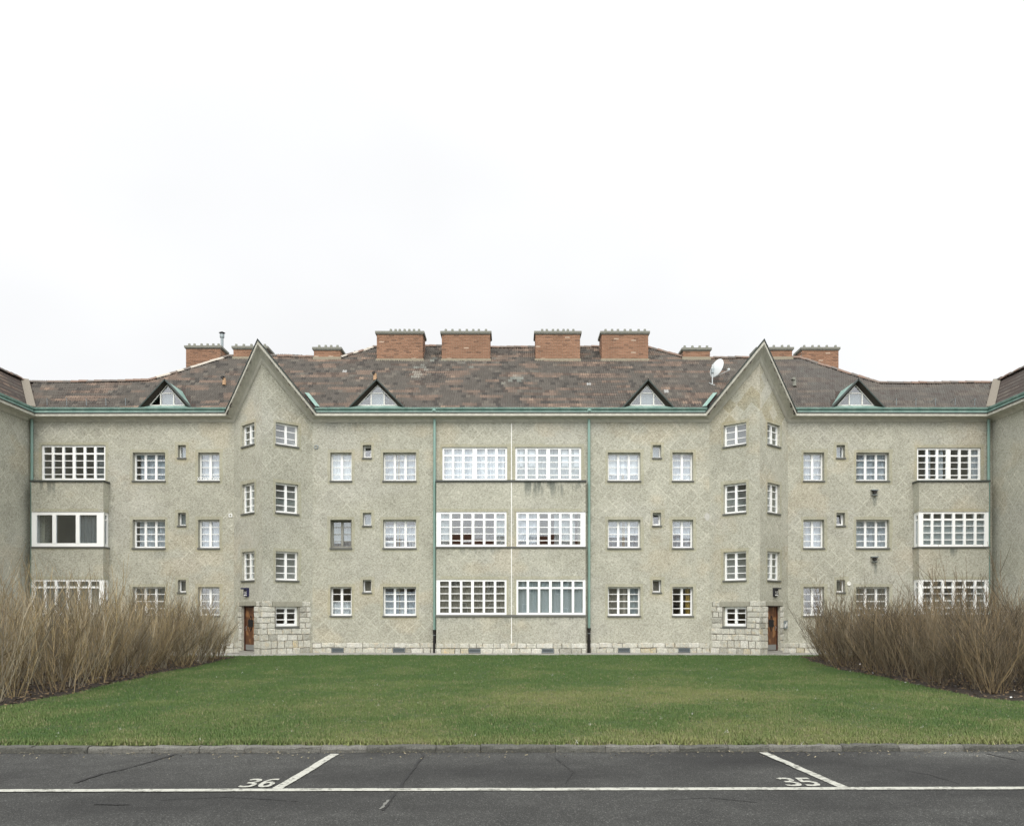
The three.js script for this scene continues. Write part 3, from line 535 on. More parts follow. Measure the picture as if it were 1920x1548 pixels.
{ // ridge and hip tiles
  const geo = new THREE.CylinderGeometry(0.13, 0.115, 0.42, 8, 1, false, -Math.PI / 2, Math.PI).rotateX(-Math.PI / 2).rotateY(Math.PI / 2);
  const mats = [std(0x756a61, 0.95), std(0x7f6c60, 0.95), std(0x6a645e, 0.95), std(0xb5aea2, 0.95)];
  const ridge = group('ridge', HOUSE);
  for (let i = 0; i + 1 < RIDGE.length; i++) {
    const a = V(RIDGE[i][0], RH(RIDGE[i][1]), -RIDGE[i][1]), b = V(RIDGE[i + 1][0], RH(RIDGE[i + 1][1]), -RIDGE[i + 1][1]), L = a.distanceTo(b), n = Math.round(L / 0.37);
    for (let k = 0; k < n; k++) {
      const p = a.clone().lerp(b, (k + 0.5) / n), diag = Math.abs(a.y - b.y) > 0.4;
      if (Math.abs(p.x) > 23.2) continue;
      const t = mesh('ridge_tile', geo, mats[diag && p.x < -7 && rnd() > 0.35 ? 3 : Math.floor(rnd() * 3)], ridge);
      t.position.copy(p).y += -0.035 + sag(p.x, -p.z) + rr(-0.012, 0.015); t.quaternion.setFromUnitVectors(V(1, 0, 0), b.clone().sub(a).normalize()); t.rotateX(rr(-0.1, 0.1)); t.rotateY(rr(-0.04, 0.04));
    }
  }
  for (const s of [-1, 1]) { // lead-grey valley kerb between the main roof and the wing
    const a = V(s * (HALF - 0.12), 10.9, 0.12), b = V(s * (HALF + 1.7), 12.85, -2.55);
    const g = new THREE.BoxGeometry(0.34, 0.22, a.distanceTo(b)); const m = mesh('valley_kerb', metreUV(g), std(0x8a8376, 0.95, { map: rep(fine, 0.6) }), HOUSE); m.position.copy(a).add(b).multiplyScalar(0.5); m.lookAt(b);
    const wr = []; for (let k = 0; k < 18; k++) { const t = mesh('ridge_tile', geo, mats[Math.floor(rnd() * 3)], ridge); t.position.set(s * (HALF + 1.72), 12.82 + rr(-0.02, 0.02), -2.4 + k * 0.37); t.rotation.y = Math.PI / 2; }
  }
  for (const s of [-1, 1]) { // snow guard hooks
    for (let k = 0; k < 5; k++) { const x = s * (20.8 - k * 0.88); mesh('snow_hook', merge([bar(V(x, RH(0.15) - 0.02, -0.15), V(x, RH(0.15) + 0.3, -0.12), 0.014, 5), bar(V(x, RH(0.15) + 0.3, -0.12), V(x, RH(0.5), -0.5), 0.012, 5)]), M.galv, HOUSE); }
  }
  for (const s of [-1, 1]) for (const q of [-1, 1]) { // copper valley flashing where gable meets roof
    const a = V(s * BAYX + q * 2.0, RH(-0.1) + 0.07, 0.1), b = V(s * BAYX + q * 1.2, RH(1.25) + 0.07, -1.25), m = mesh('valley_flashing', new THREE.BoxGeometry(0.2, 0.02, a.distanceTo(b)), M.copper, HOUSE); m.position.copy(a).add(b).multiplyScalar(0.5); m.lookAt(b);
  }
}

// ------------------------------------------------------------------ dormers
for (const { x, hw } of DORM) {
  const y0 = 10.86, z0 = 0.02, top = 12.12, g = group('dormer', HOUSE, x, 0, 0), k = (top - y0) / hw, back = -(top - 10.99) / SL;
  const slopes = []; for (const s of [-1, 1]) slopes.push([[0, top, z0 + 0.3], [s * hw, y0, z0 + 0.3], [s * hw, y0, -0.05]], [[0, top, z0 + 0.3], [s * hw, y0, -0.05], [0, top, back - 0.1]]);
  mesh('dormer_roof', polyGeo(slopes), M.copper, g);
  const rake = []; for (const s of [-1, 1]) { const l = Math.hypot(hw, top - y0), b = new THREE.BoxGeometry(l + 0.05, 0.05, 0.34).rotateZ(-s * Math.atan(k)).translate(s * hw / 2, (y0 + top) / 2, z0 + 0.16); rake.push(b); }
  mesh('rake_board', merge(rake), M.copperDark, g);
  const iy = y0 + 0.17, iw = hw - 0.2, it = top - 0.17;            // glazed triangle
  const kk = (it - iy) / (iw - 0.17), gw = iw - 0.17;
  mesh('soffit', polyGeo([-1, 1].flatMap((s) => [[[0, top - 0.03, z0 + 0.29], [s * hw, y0 - 0.03, z0 + 0.29], [s * gw, iy, z0]], [[0, top - 0.03, z0 + 0.29], [s * gw, iy, z0], [0, it, z0]]])), std(0x3a332b, 0.9), g);
  mesh('apron', polyGeo([[[-hw + 0.06, y0 + 0.02, z0 + 0.29], [hw - 0.06, y0 + 0.02, z0 + 0.29], [gw, iy, z0 + 0.005]], [[-hw + 0.06, y0 + 0.02, z0 + 0.29], [gw, iy, z0 + 0.005], [-gw, iy, z0 + 0.005]]]), M.copper, g);
  const fr = [], b3 = (p, q, w) => { const l = Math.hypot(q[0] - p[0], q[1] - p[1]); fr.push(new THREE.BoxGeometry(l, w, 0.05).rotateZ(Math.atan2(q[1] - p[1], q[0] - p[0])).translate((p[0] + q[0]) / 2, (p[1] + q[1]) / 2, z0)); };
  const sy = iy + (it - iy) * 0.6, sw = 0.29;
  b3([-gw, iy], [0, it], 0.045); b3([gw, iy], [0, it], 0.045); b3([-gw, iy + 0.015], [gw, iy + 0.015], 0.04); b3([-sw - 0.04, sy], [sw + 0.04, sy], 0.035); b3([-sw, iy], [-sw, sy], 0.05); b3([sw, iy], [sw, sy], 0.05);
  mesh('window_frame', merge(fr), M.whiteOld, g);
  const pn = (pts) => { const s = new THREE.Shape(pts.map(([a, b]) => new THREE.Vector2(a, b))); mesh('pane', new THREE.ExtrudeGeometry(s, { depth: 0.006, bevelEnabled: false }).translate(0, 0, z0 - 0.01), M.glass, g); };
  if (x > -15) pn([[-gw, iy], [-sw, iy], [-sw, sy - 0.03]]); pn([[-sw, iy], [sw, iy], [sw, sy], [-sw, sy]]); pn([[sw, iy], [gw, iy], [sw, sy - 0.03]]); pn([[-sw, sy], [sw, sy], [0, it]]);
  mesh('blind', new THREE.PlaneGeometry(sw * 2, sy - iy).translate(0, (iy + sy) / 2, z0 - 0.12), std(0x8c9494, 0.9), g);
}

// ------------------------------------------------------------------ chimneys
function chimney(l, r, ty, depthT, dz, baseY, o = {}) {          // survey of the front face at distance t behind the wall
  const D = CAM.d + depthT, x0 = (l - 958) * D / CAM.f, x1 = (r - 958) * D / CAM.f, top = (1150 - ty) * D / CAM.f + CAM.h, w = x1 - x0;
  const g = group('chimney', HOUSE, (x0 + x1) / 2, 0, -depthT), h = top - baseY, ch = 0.11;
  mesh('core', BB(-w / 2 + 0.02, w / 2 - 0.02, baseY - 0.6, top - 0.05, -dz + 0.02, -0.02), M.brickMortar, g);
  const bricks = [], co = 0.077, rows = Math.floor((h + 0.25 - ch) / co);
  const add = (bw, x, y, z, along) => {
    const b = along ? new THREE.BoxGeometry(bw - 0.012, co - 0.014, 0.05) : new THREE.BoxGeometry(0.05, co - 0.014, bw - 0.012); b.translate(x, y, z); b.deleteAttribute('uv');
    const k = rnd(), p = fbm(x * 1.3 + l, y * 1.8, 3), s = 0.84 + 0.32 * p; const n = b.attributes.position.count, c = new Float32Array(n * 3);
    let cr = (0.25 + 0.075 * k) * s, cg = (0.14 + 0.045 * k) * s, cb = (0.086 + 0.03 * k) * s; if (k > 0.985) { cr = 0.46; cg = 0.34; cb = 0.25; } if (k < 0.1) { cr *= 0.75; cg *= 0.78; cb *= 0.82; }
    for (let i = 0; i < n; i++) { c[i * 3] = cr; c[i * 3 + 1] = cg; c[i * 3 + 2] = cb; }
    b.setAttribute('color', new THREE.BufferAttribute(c, 3)); bricks.push(b);
  };
  for (let j = 0; j < rows; j++) {
    const y = top - ch - (j + 0.5) * co; let x = -w / 2 - (j % 2 ? 0.125 : 0);
    while (x < w / 2 - 0.02) { const e = Math.min(w / 2, x + 0.25), a = Math.max(-w / 2, x); if (e - a > 0.04) add(e - a, (a + e) / 2, y, -0.025, true); x += 0.25; }
    for (const s of [-1, 1]) { let z = -0.055 - (j % 2 ? 0.12 : 0); while (z > -dz) { const a = Math.max(-dz, z - 0.25), e = Math.min(-0.055, z); if (e - a > 0.04) add(e - a, s * (w / 2 - 0.025), y, (a + e) / 2, false); z -= 0.25; } }
  }
  stuff(mesh('brickwork', merge(bricks), M.brick, g));
  mesh('cap', merge([BB(-w / 2 - 0.07, w / 2 + 0.07, top - ch, top, -dz - 0.1, 0.07), BB(-w / 2 - 0.03, w / 2 + 0.03, top - ch - 0.05, top - ch, -dz - 0.04, 0.03)]), M.cap, g);
  const n = o.pots ?? 7; for (let i = 0; i < n; i++) { const p = mesh('chimney_pot', cached('pot', () => new THREE.CylinderGeometry(0.06, 0.075, 0.16, 10, 1).translate(0, 0.06, 0)), M.pot, g); p.position.set((o.potFrom ?? -0.42) * w + (i / (n - 1)) * w * ((o.potTo ?? 0.42) - (o.potFrom ?? -0.42)) + rr(-0.04, 0.04), top, -0.1); p.rotation.z = rr(-0.1, 0.1); }
  if (o.apron !== false) mesh('apron', metreUV(BB(-w / 2 - 0.04, w / 2 + 0.04, baseY - 0.35, baseY + 0.12, -dz, 0.04)), std(0xa29a86, 0.95, { map: rep(fine, 0.5) }), g);
  return { g, top, w };
}
const b5 = RH(5.17) - 0.05;
chimney(706, 793, 621, 5.17, 1.1, b5, { potFrom: -0.2 }); chimney(828, 919, 621, 5.17, 1.1, b5); chimney(1004, 1088, 621, 5.17, 1.1, b5, { potFrom: -0.35, potTo: 0.35 }); chimney(1128, 1216, 621, 5.17, 1.1, b5);
chimney(588, 638, 651, 5.35, 1.0, RH(5.35) - 0.03, { pots: 4, potFrom: -0.3, potTo: 0.35 }); chimney(1281, 1332, 652, 5.35, 1.0, RH(5.35) - 0.03, { pots: 4 });
chimney(437, 500, 649, 5.3, 1.1, RH(5.3), { pots: 5 }); chimney(1420, 1486, 651, 5.3, 1.1, RH(5.3), { pots: 5 });
const c1 = chimney(348, 413, 648, 7.0, 1.1, 13.9, { pots: 6, apron: false }); chimney(1504, 1573, 651, 7.0, 1.1, 13.9, { pots: 5, apron: false });
{ const f = group('flue', HOUSE, c1.g.position.x + 0.9, 0, -7.3);
  mesh('flue_pipe', new THREE.CylinderGeometry(0.075, 0.075, 0.62, 12).translate(0, c1.top + 0.3, 0), M.galv, f); mesh('flue_collar', new THREE.CylinderGeometry(0.12, 0.12, 0.18, 12).translate(0, c1.top + 0.62, 0), M.galv, f); mesh('flue_cowl', merge([new THREE.ConeGeometry(0.17, 0.09, 14).translate(0, c1.top + 0.82, 0), new THREE.CylinderGeometry(0.05, 0.05, 0.1, 8).translate(0, c1.top + 0.74, 0)]), M.iron, f); }
// clay vent tiles on the slope
for (const [px, py] of [[420, 722], [703, 713], [1490, 724]]) { const [x, t] = onRoof(px, py), g = group('roof_vent', HOUSE, x, RH(t) + 0.03, -t); mesh('vent_pipe', new THREE.CylinderGeometry(0.075, 0.09, 0.32, 10).translate(0, 0.14, 0), px > 1000 ? M.pot : M.clay, g); mesh('vent_hood', new THREE.CylinderGeometry(0.14, 0.14, 0.26, 10, 1, false, 0, Math.PI).rotateZ(Math.PI / 2).rotateX(-Math.PI / 2).rotateY(Math.PI / 2).scale(1, 0.45, 1).translate(0, 0.31, 0), px > 1000 ? M.pot : M.iron, g); }

// ------------------------------------------------------------------ fittings on the building
const onFace = (f, u, z = 0) => V(f.U(u), 0, z).applyAxisAngle(V(0, 1, 0), f.g.rotation.y).add(f.g.position);
const font = await new FontLoader().loadAsync('fonts/droid/droid_sans_bold.typeface.json');
const textGeo = (s, size) => { const g = new THREE.ShapeGeometry(font.generateShapes(s, size), 6); g.computeBoundingBox(); const b = g.boundingBox; return g.translate(-(b.min.x + b.max.x) / 2, -b.min.y, 0); };
for (const [i, num] of [[0, '16'], [3, '17']]) {
  const f = bayFaces.filter((q) => q.outer)[i ? 1 : 0], p = onFace(f, 1.25);
  const g = thing('house_number_lamp', num === '16' ? 'dark blue hooded house number lamp reading 16 above the door by the left hedge' : 'black hooded house number lamp reading 17 above the door by the right hedge', 'house number', [p.x, 2.52, p.z], f.g.rotation.y);
  const m = num === '16' ? M.blue : M.black;
  mesh('lamp_body', merge([BB(-0.155, 0.155, 0, 0.3, 0.002, 0.1), BB(-0.1, 0.1, -0.03, 0, 0.004, 0.06)]), m, g);
  mesh('hood', merge([BB(-0.16, 0.16, 0.3, 0.36, 0.002, 0.24)]), m, g);
  const t = mesh('digits', textGeo(num, 0.135), M.letter, g); t.position.set(0, 0.085, 0.104); t.scale.set(1.15, 1, 1);
  mesh('street_line', BB(-0.125, 0.125, 0.025, 0.06, 0.1, 0.104), M.letter, g);
}
{
  const f = bayFaces.find((q) => q.outer && q.s > 0), p = onFace(f, 2.16), g = thing('intercom_panel', 'small grey intercom panel on the wall beside the right entrance door', 'intercom', [p.x, 1.1, p.z], f.g.rotation.y);
  mesh('plate', BB(-0.16, 0.16, 0, 0.34, 0.035, 0.06), M.galv, g); mesh('label_strip', merge([BB(-0.11, -0.03, 0.06, 0.2, 0.06, 0.064), BB(0.04, 0.1, 0.1, 0.28, 0.06, 0.064)]), M.letter, g); mesh('back_box', BB(-0.15, 0.15, 0.01, 0.33, 0, 0.035), M.iron, g);
}
for (const [px, py, lab] of [[1639, 923, 'square metal boiler vent below the top right three part window'], [1639, 1048, 'square metal boiler vent just above the right hedge']]) {
  const g = thing('wall_vent', lab, 'vent', [wx(px), wy(py), 0], 0, 'boiler vents on the right facade');
  mesh('vent_plate', BB(-0.17, 0.17, -0.14, 0.12, 0.002, 0.02), M.lintel, g); mesh('vent_pipe', new THREE.CylinderGeometry(0.075, 0.075, 0.13, 14).rotateX(Math.PI / 2).translate(0, -0.01, 0.085), M.iron, g); mesh('vent_cover', merge([BB(-0.15, 0.15, 0.08, 0.115, 0.02, 0.17), BB(-0.12, 0.12, -0.13, -0.11, 0.02, 0.15)]), M.galv, g);
}
for (const [px, py, lab, r, m] of [[1592, 1094, 'small round white vent cap beside a little window at the right hedge', 0.1, M.whiteOld], [593, 838, 'small round grey wall cap right of the top left stair window', 0.1, M.galv]]) {
  const g = thing('round_cap', lab, 'vent', [wx(px), wy(py), 0]); mesh('rim', new THREE.TorusGeometry(r * 0.75, r * 0.22, 8, 18).translate(0, 0, 0.02), m, g); mesh('disc', new THREE.CylinderGeometry(r * 0.7, r * 0.7, 0.02, 16).rotateX(Math.PI / 2).translate(0, 0, 0.014), m === M.galv ? M.lintel : M.whiteOld, g);
}
{ const g = thing('wall_box', 'small square white box on the wall left of the left stair bay', 'box', [wx(432), wy(966), 0]); mesh('rim', merge([BB(-0.075, 0.075, 0.045, 0.075, 0, 0.03), BB(-0.075, 0.075, -0.075, -0.045, 0, 0.03), BB(-0.075, -0.045, -0.045, 0.045, 0, 0.03), BB(0.045, 0.075, -0.045, 0.045, 0, 0.03)]), M.white, g); mesh('cover', BB(-0.045, 0.045, -0.045, 0.045, 0, 0.018), M.lintel, g); }
{ // filler patch
  const pts = Array.from({ length: 18 }, (_, i) => { const a = i / 18 * 6.283, r = 0.15 * (0.8 + 0.5 * hash(i, 5)); return new THREE.Vector2(Math.cos(a) * r, Math.sin(a) * r); });
  const m = mesh('filler_patch', new THREE.ExtrudeGeometry(new THREE.Shape(pts), { depth: 0.008, bevelEnabled: false }), std(0xcfcec6, 0.95, { map: rep(fine, 0.4) }), HOUSE); m.position.set(wx(1327), wy(968), 0.001);
}
{ // lattice guard on a window ledge
  const x0 = wx(370), x1 = wx(412), g = thing('window_box_lattice', 'low white diamond lattice guard on a top floor window ledge', 'lattice', [(x0 + x1) / 2, wy(903) + 0.05, 0.02]), w = x1 - x0, l = [];
  for (let i = 0; i < 9; i++) { const a = -w / 2 + i * w / 9; l.push(bar(V(a, 0, 0), V(a + w / 9, 0.16, 0), 0.012, 5), bar(V(a + w / 9, 0, 0), V(a, 0.16, 0), 0.012, 5)); }
  mesh('lattice', merge(l), M.white, g); mesh('rail', BB(-w / 2, w / 2, -0.01, 0.012, -0.012, 0.012), M.white, g);
}
{ // satellite dish on the right slope
  const [x, t] = onRoof(1336, 721), g = thing('satellite_dish', 'grey satellite dish on a mast on the roof left of the right gable', 'satellite dish', [x, RH(t), -t]);
  mesh('mast', merge([new THREE.CylinderGeometry(0.028, 0.028, 1.0, 8).translate(0, 0.45, 0), bar(V(0, 0.0, 0), V(-0.16, 0.08, 0.05), 0.02), bar(V(0, 0, 0), V(0.1, -0.04, 0.1), 0.02)]), M.dish, g);
  const pts = []; for (let i = 0; i <= 8; i++) { const r = i / 8 * 0.45; pts.push(new THREE.Vector2(r, r * r * 0.55)); } for (let i = 8; i >= 0; i--) { const r = i / 8 * 0.45; pts.push(new THREE.Vector2(r, r * r * 0.55 - 0.012)); }
  const d = mesh('reflector', new THREE.LatheGeometry(pts, 28), M.dish, g); d.scale.set(0.9, 1, 1.05); d.rotation.set(Math.PI / 2 + 0.35, 0, -1.05, 'YXZ'); d.rotation.y = 2.15; d.rotation.x = 1.9; d.rotation.z = 0; d.position.set(0.12, 0.82, 0.06);
  mesh('bracket', merge([BB(-0.06, 0.08, 0.55, 0.75, -0.06, 0.08), bar(V(0.03, 0.42, 0.02), V(0.1, 0.7, 0.04), 0.025)]), M.galv, g);
  mesh('feed_arm', bar(V(0.1, 0.36, 0.05), V(0.68, 0.56, 0.42), 0.016), M.dish, g); mesh('receiver', merge([bar(V(0.62, 0.6, 0.4), V(0.72, 0.6, 0.44), 0.035, 8), bar(V(0.68, 0.54, 0.42), V(0.68, 0.66, 0.42), 0.03, 8)]), M.dish, g);
}

// ------------------------------------------------------------------ ground: terrain, road, kerb, lawn, path, beds
const roadZ = (x) => 27.07 - 0.0135 * x;                          // the kerb runs a touch askew to the facade
const groundTex = grey(150, 14);
structure(mesh('ground', new THREE.PlaneGeometry(900, 900).rotateX(-Math.PI / 2).translate(0, -0.09, 0), std(0x4d4a3f, 0.97), scene));
{
  const asphalt = texture(1024, 1024, (x, y) => { const n = fbm(x / 64, y / 64, 3, 16), s = hash(x, y), s2 = vnoise(x / 2.2, y / 2.2), st = s2 > 0.8 ? 80 : s2 < 0.2 ? -26 : 0; let v = 82 + (n - 0.5) * 26 + (s - 0.5) * 38 + (s2 - 0.5) * 26 + st * (0.4 + s * 0.9); return [v, v + 0.5, v - 2 + (s > 0.8 ? -6 : 0)]; });
  const g = new THREE.PlaneGeometry(120, 34, 300, 130).rotateX(-Math.PI / 2), p = g.attributes.position, col = [], uv = g.attributes.uv;
  for (let i = 0; i < p.count; i++) {
    const x = p.getX(i), zz = p.getZ(i) + 17, z = roadZ(x) + zz + 0.0; p.setZ(i, z); p.setY(i, -0.02 - (vnoise(x * 0.4, z * 0.4) - 0.5) * 0.008); uv.setXY(i, x, z);
    const d = CAM.d - z; let v = 0.3 + (fbm(x * 0.35 + 2, z * 0.7, 4) - 0.5) * 0.6 + (fbm(x * 1.8 + 9, z * 1.8, 3) - 0.5) * 0.2;
    const streak = sm(0.52, 0.72, fbm(x * 0.45 + z * 0.6 + 3, z * 2.1 - x * 0.5, 4)) * Math.exp(-(((x - 5.1) / 1.4) ** 2) - (((z - 28.2) / 1.0) ** 2)); v += streak * 1.2;
    v += 0.12 * sm(0.5, 0.68, fbm(x * 0.9 + 70, z * 2.2 + 3, 3)) * sm(2.2, 3.5, zz);
    col.push(v, v, v * 0.985);
  }
  g.setAttribute('color', new THREE.Float32BufferAttribute(col, 3)); g.computeVertexNormals();
  const road = structure(mesh('road', g, new THREE.MeshStandardMaterial({ map: rep(asphalt, 3.1), vertexColors: true, roughness: 0.9, bumpMap: rep(grainBump, 1.3), bumpScale: 0.01 }), scene));
  const paintMap = texture(512, 512, (x, y) => { const n = fbm(x / 26, y / 26, 4), s = hash(x, y), w = sm(0.57, 0.68, n * 0.7 + s * 0.3), v = 212 + (n - 0.5) * 46 + (s - 0.5) * 26; return [v * (1 - w) + 96 * w, v * (1 - w) + 96 * w, (v - 4) * (1 - w) + 92 * w]; });
  const paint = std(0xd6d6ce, 0.85, { map: rep(paintMap, 0.9) });
  const strip = (a, b, w0, n, y = -0.011, wob = 0.004) => { // painted line with slightly ragged edges
    const d = [b[0] - a[0], b[1] - a[1]], L = Math.hypot(...d), nx = -d[1] / L, nz = d[0] / L, P = [];
    for (let i = 0; i <= n; i++) { const f = i / n, x = a[0] + d[0] * f, z = a[1] + d[1] * f, j = (vnoise(f * n * 0.31, a[0]) - 0.5) * 0.012, wl = w0 / 2 + rr(-wob, wob), wr = w0 / 2 + rr(-wob, wob); P.push([[x + nx * (wl + j), y, z + nz * (wl + j)], [x - nx * (wr - j), y, z - nz * (wr - j)]]); }
    const t = []; for (let i = 0; i < n; i++) t.push([P[i][1], P[i][0], P[i + 1][1]], [P[i + 1][1], P[i][0], P[i + 1][0]]);
    const gg = polyGeo(t), nn = gg.attributes.normal; if (nn.getY(0) < 0) throw new Error('line faces down'); const uu = gg.attributes.uv, pp = gg.attributes.position; for (let i = 0; i < uu.count; i++) uu.setXY(i, pp.getX(i), pp.getZ(i)); return gg;
  };
  const LZ = (x) => 29.41 - 0.0125 * x;
  mesh('lane_line', strip([-14, LZ(-14)], [14, LZ(14)], 0.125, 260), paint, road);
  mesh('bay_line', strip([-2.225, CAM.d - 10.76], [-2.37, LZ(-2.37) - 0.05], 0.105, 30), paint, road);
  mesh('bay_line', strip([3.225, CAM.d - 10.88], [3.395, LZ(3.4) - 0.05], 0.105, 30), paint, road);
  for (const [num, x, z, w] of [['36', -2.63, 29.31, 0.84], ['35', 3.035, 29.25, 0.94]]) {
    const gg = textGeo(num, 0.44); gg.scale(0.62 * w, 1, 1).rotateX(-Math.PI / 2); const m = mesh('stall_number', gg, paint, road); m.position.set(x, -0.011, z);
  }
  const crack = (pts, w, mat, y = -0.0125) => { const l = []; for (let i = 0; i + 1 < pts.length; i++) l.push(strip(pts[i], pts[i + 1], w * rr(0.7, 1.3), 14, y, w * 0.3)); return mesh('crack', merge(l), mat, road); };
  const tar = std(0x1d1d1c, 0.85), gpt = (px, py) => { const d = CAM.f * 1.78 / (py - 1150); return [(px - 958) * d / CAM.f, CAM.d - d]; };
  crack([gpt(140, 1468), gpt(190, 1451), gpt(236, 1441), gpt(285, 1427), gpt(330, 1414)], 0.028, tar); crack([gpt(718, 1520), gpt(745, 1483), gpt(768, 1450), gpt(795, 1416)], 0.026, tar); crack([gpt(175, 1508), gpt(240, 1509)], 0.03, tar);
  crack([gpt(712, 1518), gpt(730, 1500)], 0.03, std(0x6c6c67, 0.95));
  for (const c of [[[300, 1500], [420, 1494], [560, 1502]], [[1040, 1420], [1075, 1447], [1060, 1470]], [[1250, 1500], [1330, 1496], [1420, 1505]], [[1660, 1440], [1740, 1452], [1800, 1470]]]) crack(c.map(([a, b]) => gpt(a, b)), 0.012, tar);
  crack([gpt(1850, 1413), gpt(1905, 1425)], 0.025, tar);
  // kerb of worn granite blocks
  const kerb = structure(group('kerb', scene)); let x = -19; const kg = []; const kmats = [0x83837c, 0x73736c, 0x908f88].map((c) => std(c, 0.92, { map: rep(stoneMap(200, 200, 198, 0, c & 31), 0.5), bumpMap: rep(grainBump, 0.9), bumpScale: 0.012 }));
  while (x < 19) {
    const w = rr(0.5, 1.0), m = mesh('kerb_stone', kerbGeo(w - 0.007), kmats[Math.floor(rnd() * 3)], kerb), dy = rr(-0.008, 0.006); m.position.set(x + w / 2, dy, roadZ(x + w / 2) + rr(-0.008, 0.008)); m.rotation.y = 0.0135 + rr(-0.006, 0.006); x += w;
  }
  for (const s of [-1, 1]) { const m = mesh('kerb_stone', kerbGeo(40), kmats[0], kerb); m.position.set(s * 39, 0, roadZ(s * 39)); m.rotation.y = 0.0135; }
}
function kerbGeo(w) {
  const s = new THREE.Shape([[-0.17, -0.12], [0, -0.12], [0.002, 0.03], [-0.012, 0.05], [-0.04, 0.059], [-0.16, 0.057], [-0.17, 0.045]].map(([a, b]) => new THREE.Vector2(a, b)));
  const n = w < 3 ? 12 : 20, g = new THREE.ExtrudeGeometry(s, { depth: w, steps: n, bevelEnabled: false }).translate(0, 0, -w / 2), p = g.attributes.position, ph = rnd() * 50;
  for (let i = 0; i < p.count; i++) { const y = p.getY(i), z = p.getZ(i); if (y > 0) { p.setY(i, y + (vnoise(z * 9 + ph, p.getX(i) * 30) - 0.5) * 0.02); p.setX(i, p.getX(i) + (vnoise(z * 11 + ph, y * 40) - 0.5) * 0.026); } }
  g.computeVertexNormals(); return g.rotateY(-Math.PI / 2);
}
// shape of lawn and shrub beds
const bedL = [[5.0, -10.75], [9, -10.35], [12.3, -10.1], [16.8, -9.6], [20.1, -9.25], [22.3, -9.35]], bedR = [[4.9, 11.4], [8, 10.7], [11.8, 10.1], [14.9, 10.0], [18.2, 9.6], [20.6, 9.5], [21.5, 9.9]];
const bedEdge = (tb, z) => { if (z <= tb[0][0]) return tb[0][1]; for (let i = 0; i + 1 < tb.length; i++) if (z <= tb[i + 1][0]) { const f = (z - tb[i][0]) / (tb[i + 1][0] - tb[i][0]); return tb[i][1] + (tb[i + 1][1] - tb[i][1]) * f; } return tb[tb.length - 1][1]; };
const bedDepth = (x, z) => { // > 0 inside a bed (metres from its rim)
  const s = x < 0 ? -1 : 1, tb = s < 0 ? bedL : bedR, z1 = s < 0 ? 22.5 : 21.6 + 0.02 * (x - 9.9), wob = (fbm(x * 1.1, z * 1.1, 3) - 0.5) * 0.35;
  return Math.min(s * (x - bedEdge(tb, z)), z - 4.2, z1 + (Math.abs(x) - 9.5) * 0.06 - z) + wob;
};
const lawnY = (x, z) => 0.012 + 0.03 * sm(2, 26, z) + (fbm(x * 0.3, z * 0.3, 3) - 0.5) * 0.06 * sm(2.5, 6, z) * (1 - sm(25.6, 26.8, z));
const pathZ = (x) => 2.3 + 0.9 * sm(6.5, 10.5, -x) + 0.45 * sm(8, 11, x) + (vnoise(x * 0.8, 3) - 0.5) * 0.12;
const dry = (x, z) => Math.min(1, (0.15 + 0.85 * sm(0.38, 0.66, fbm(x * 0.42 + 12, z * 0.3 + 5, 5))) * Math.exp(-(((x - 1.6) / 6.5) ** 2) - (((z - 22.5) / 5.5) ** 2)) * 0.75 + 0.24 * sm(0.42, 0.66, fbm(x * 0.9, z * 0.6 + 40, 5)) * sm(5, 12, z) + 0.45 * sm(26.2, 26.85, z) * fbm(x * 2, 5, 2));
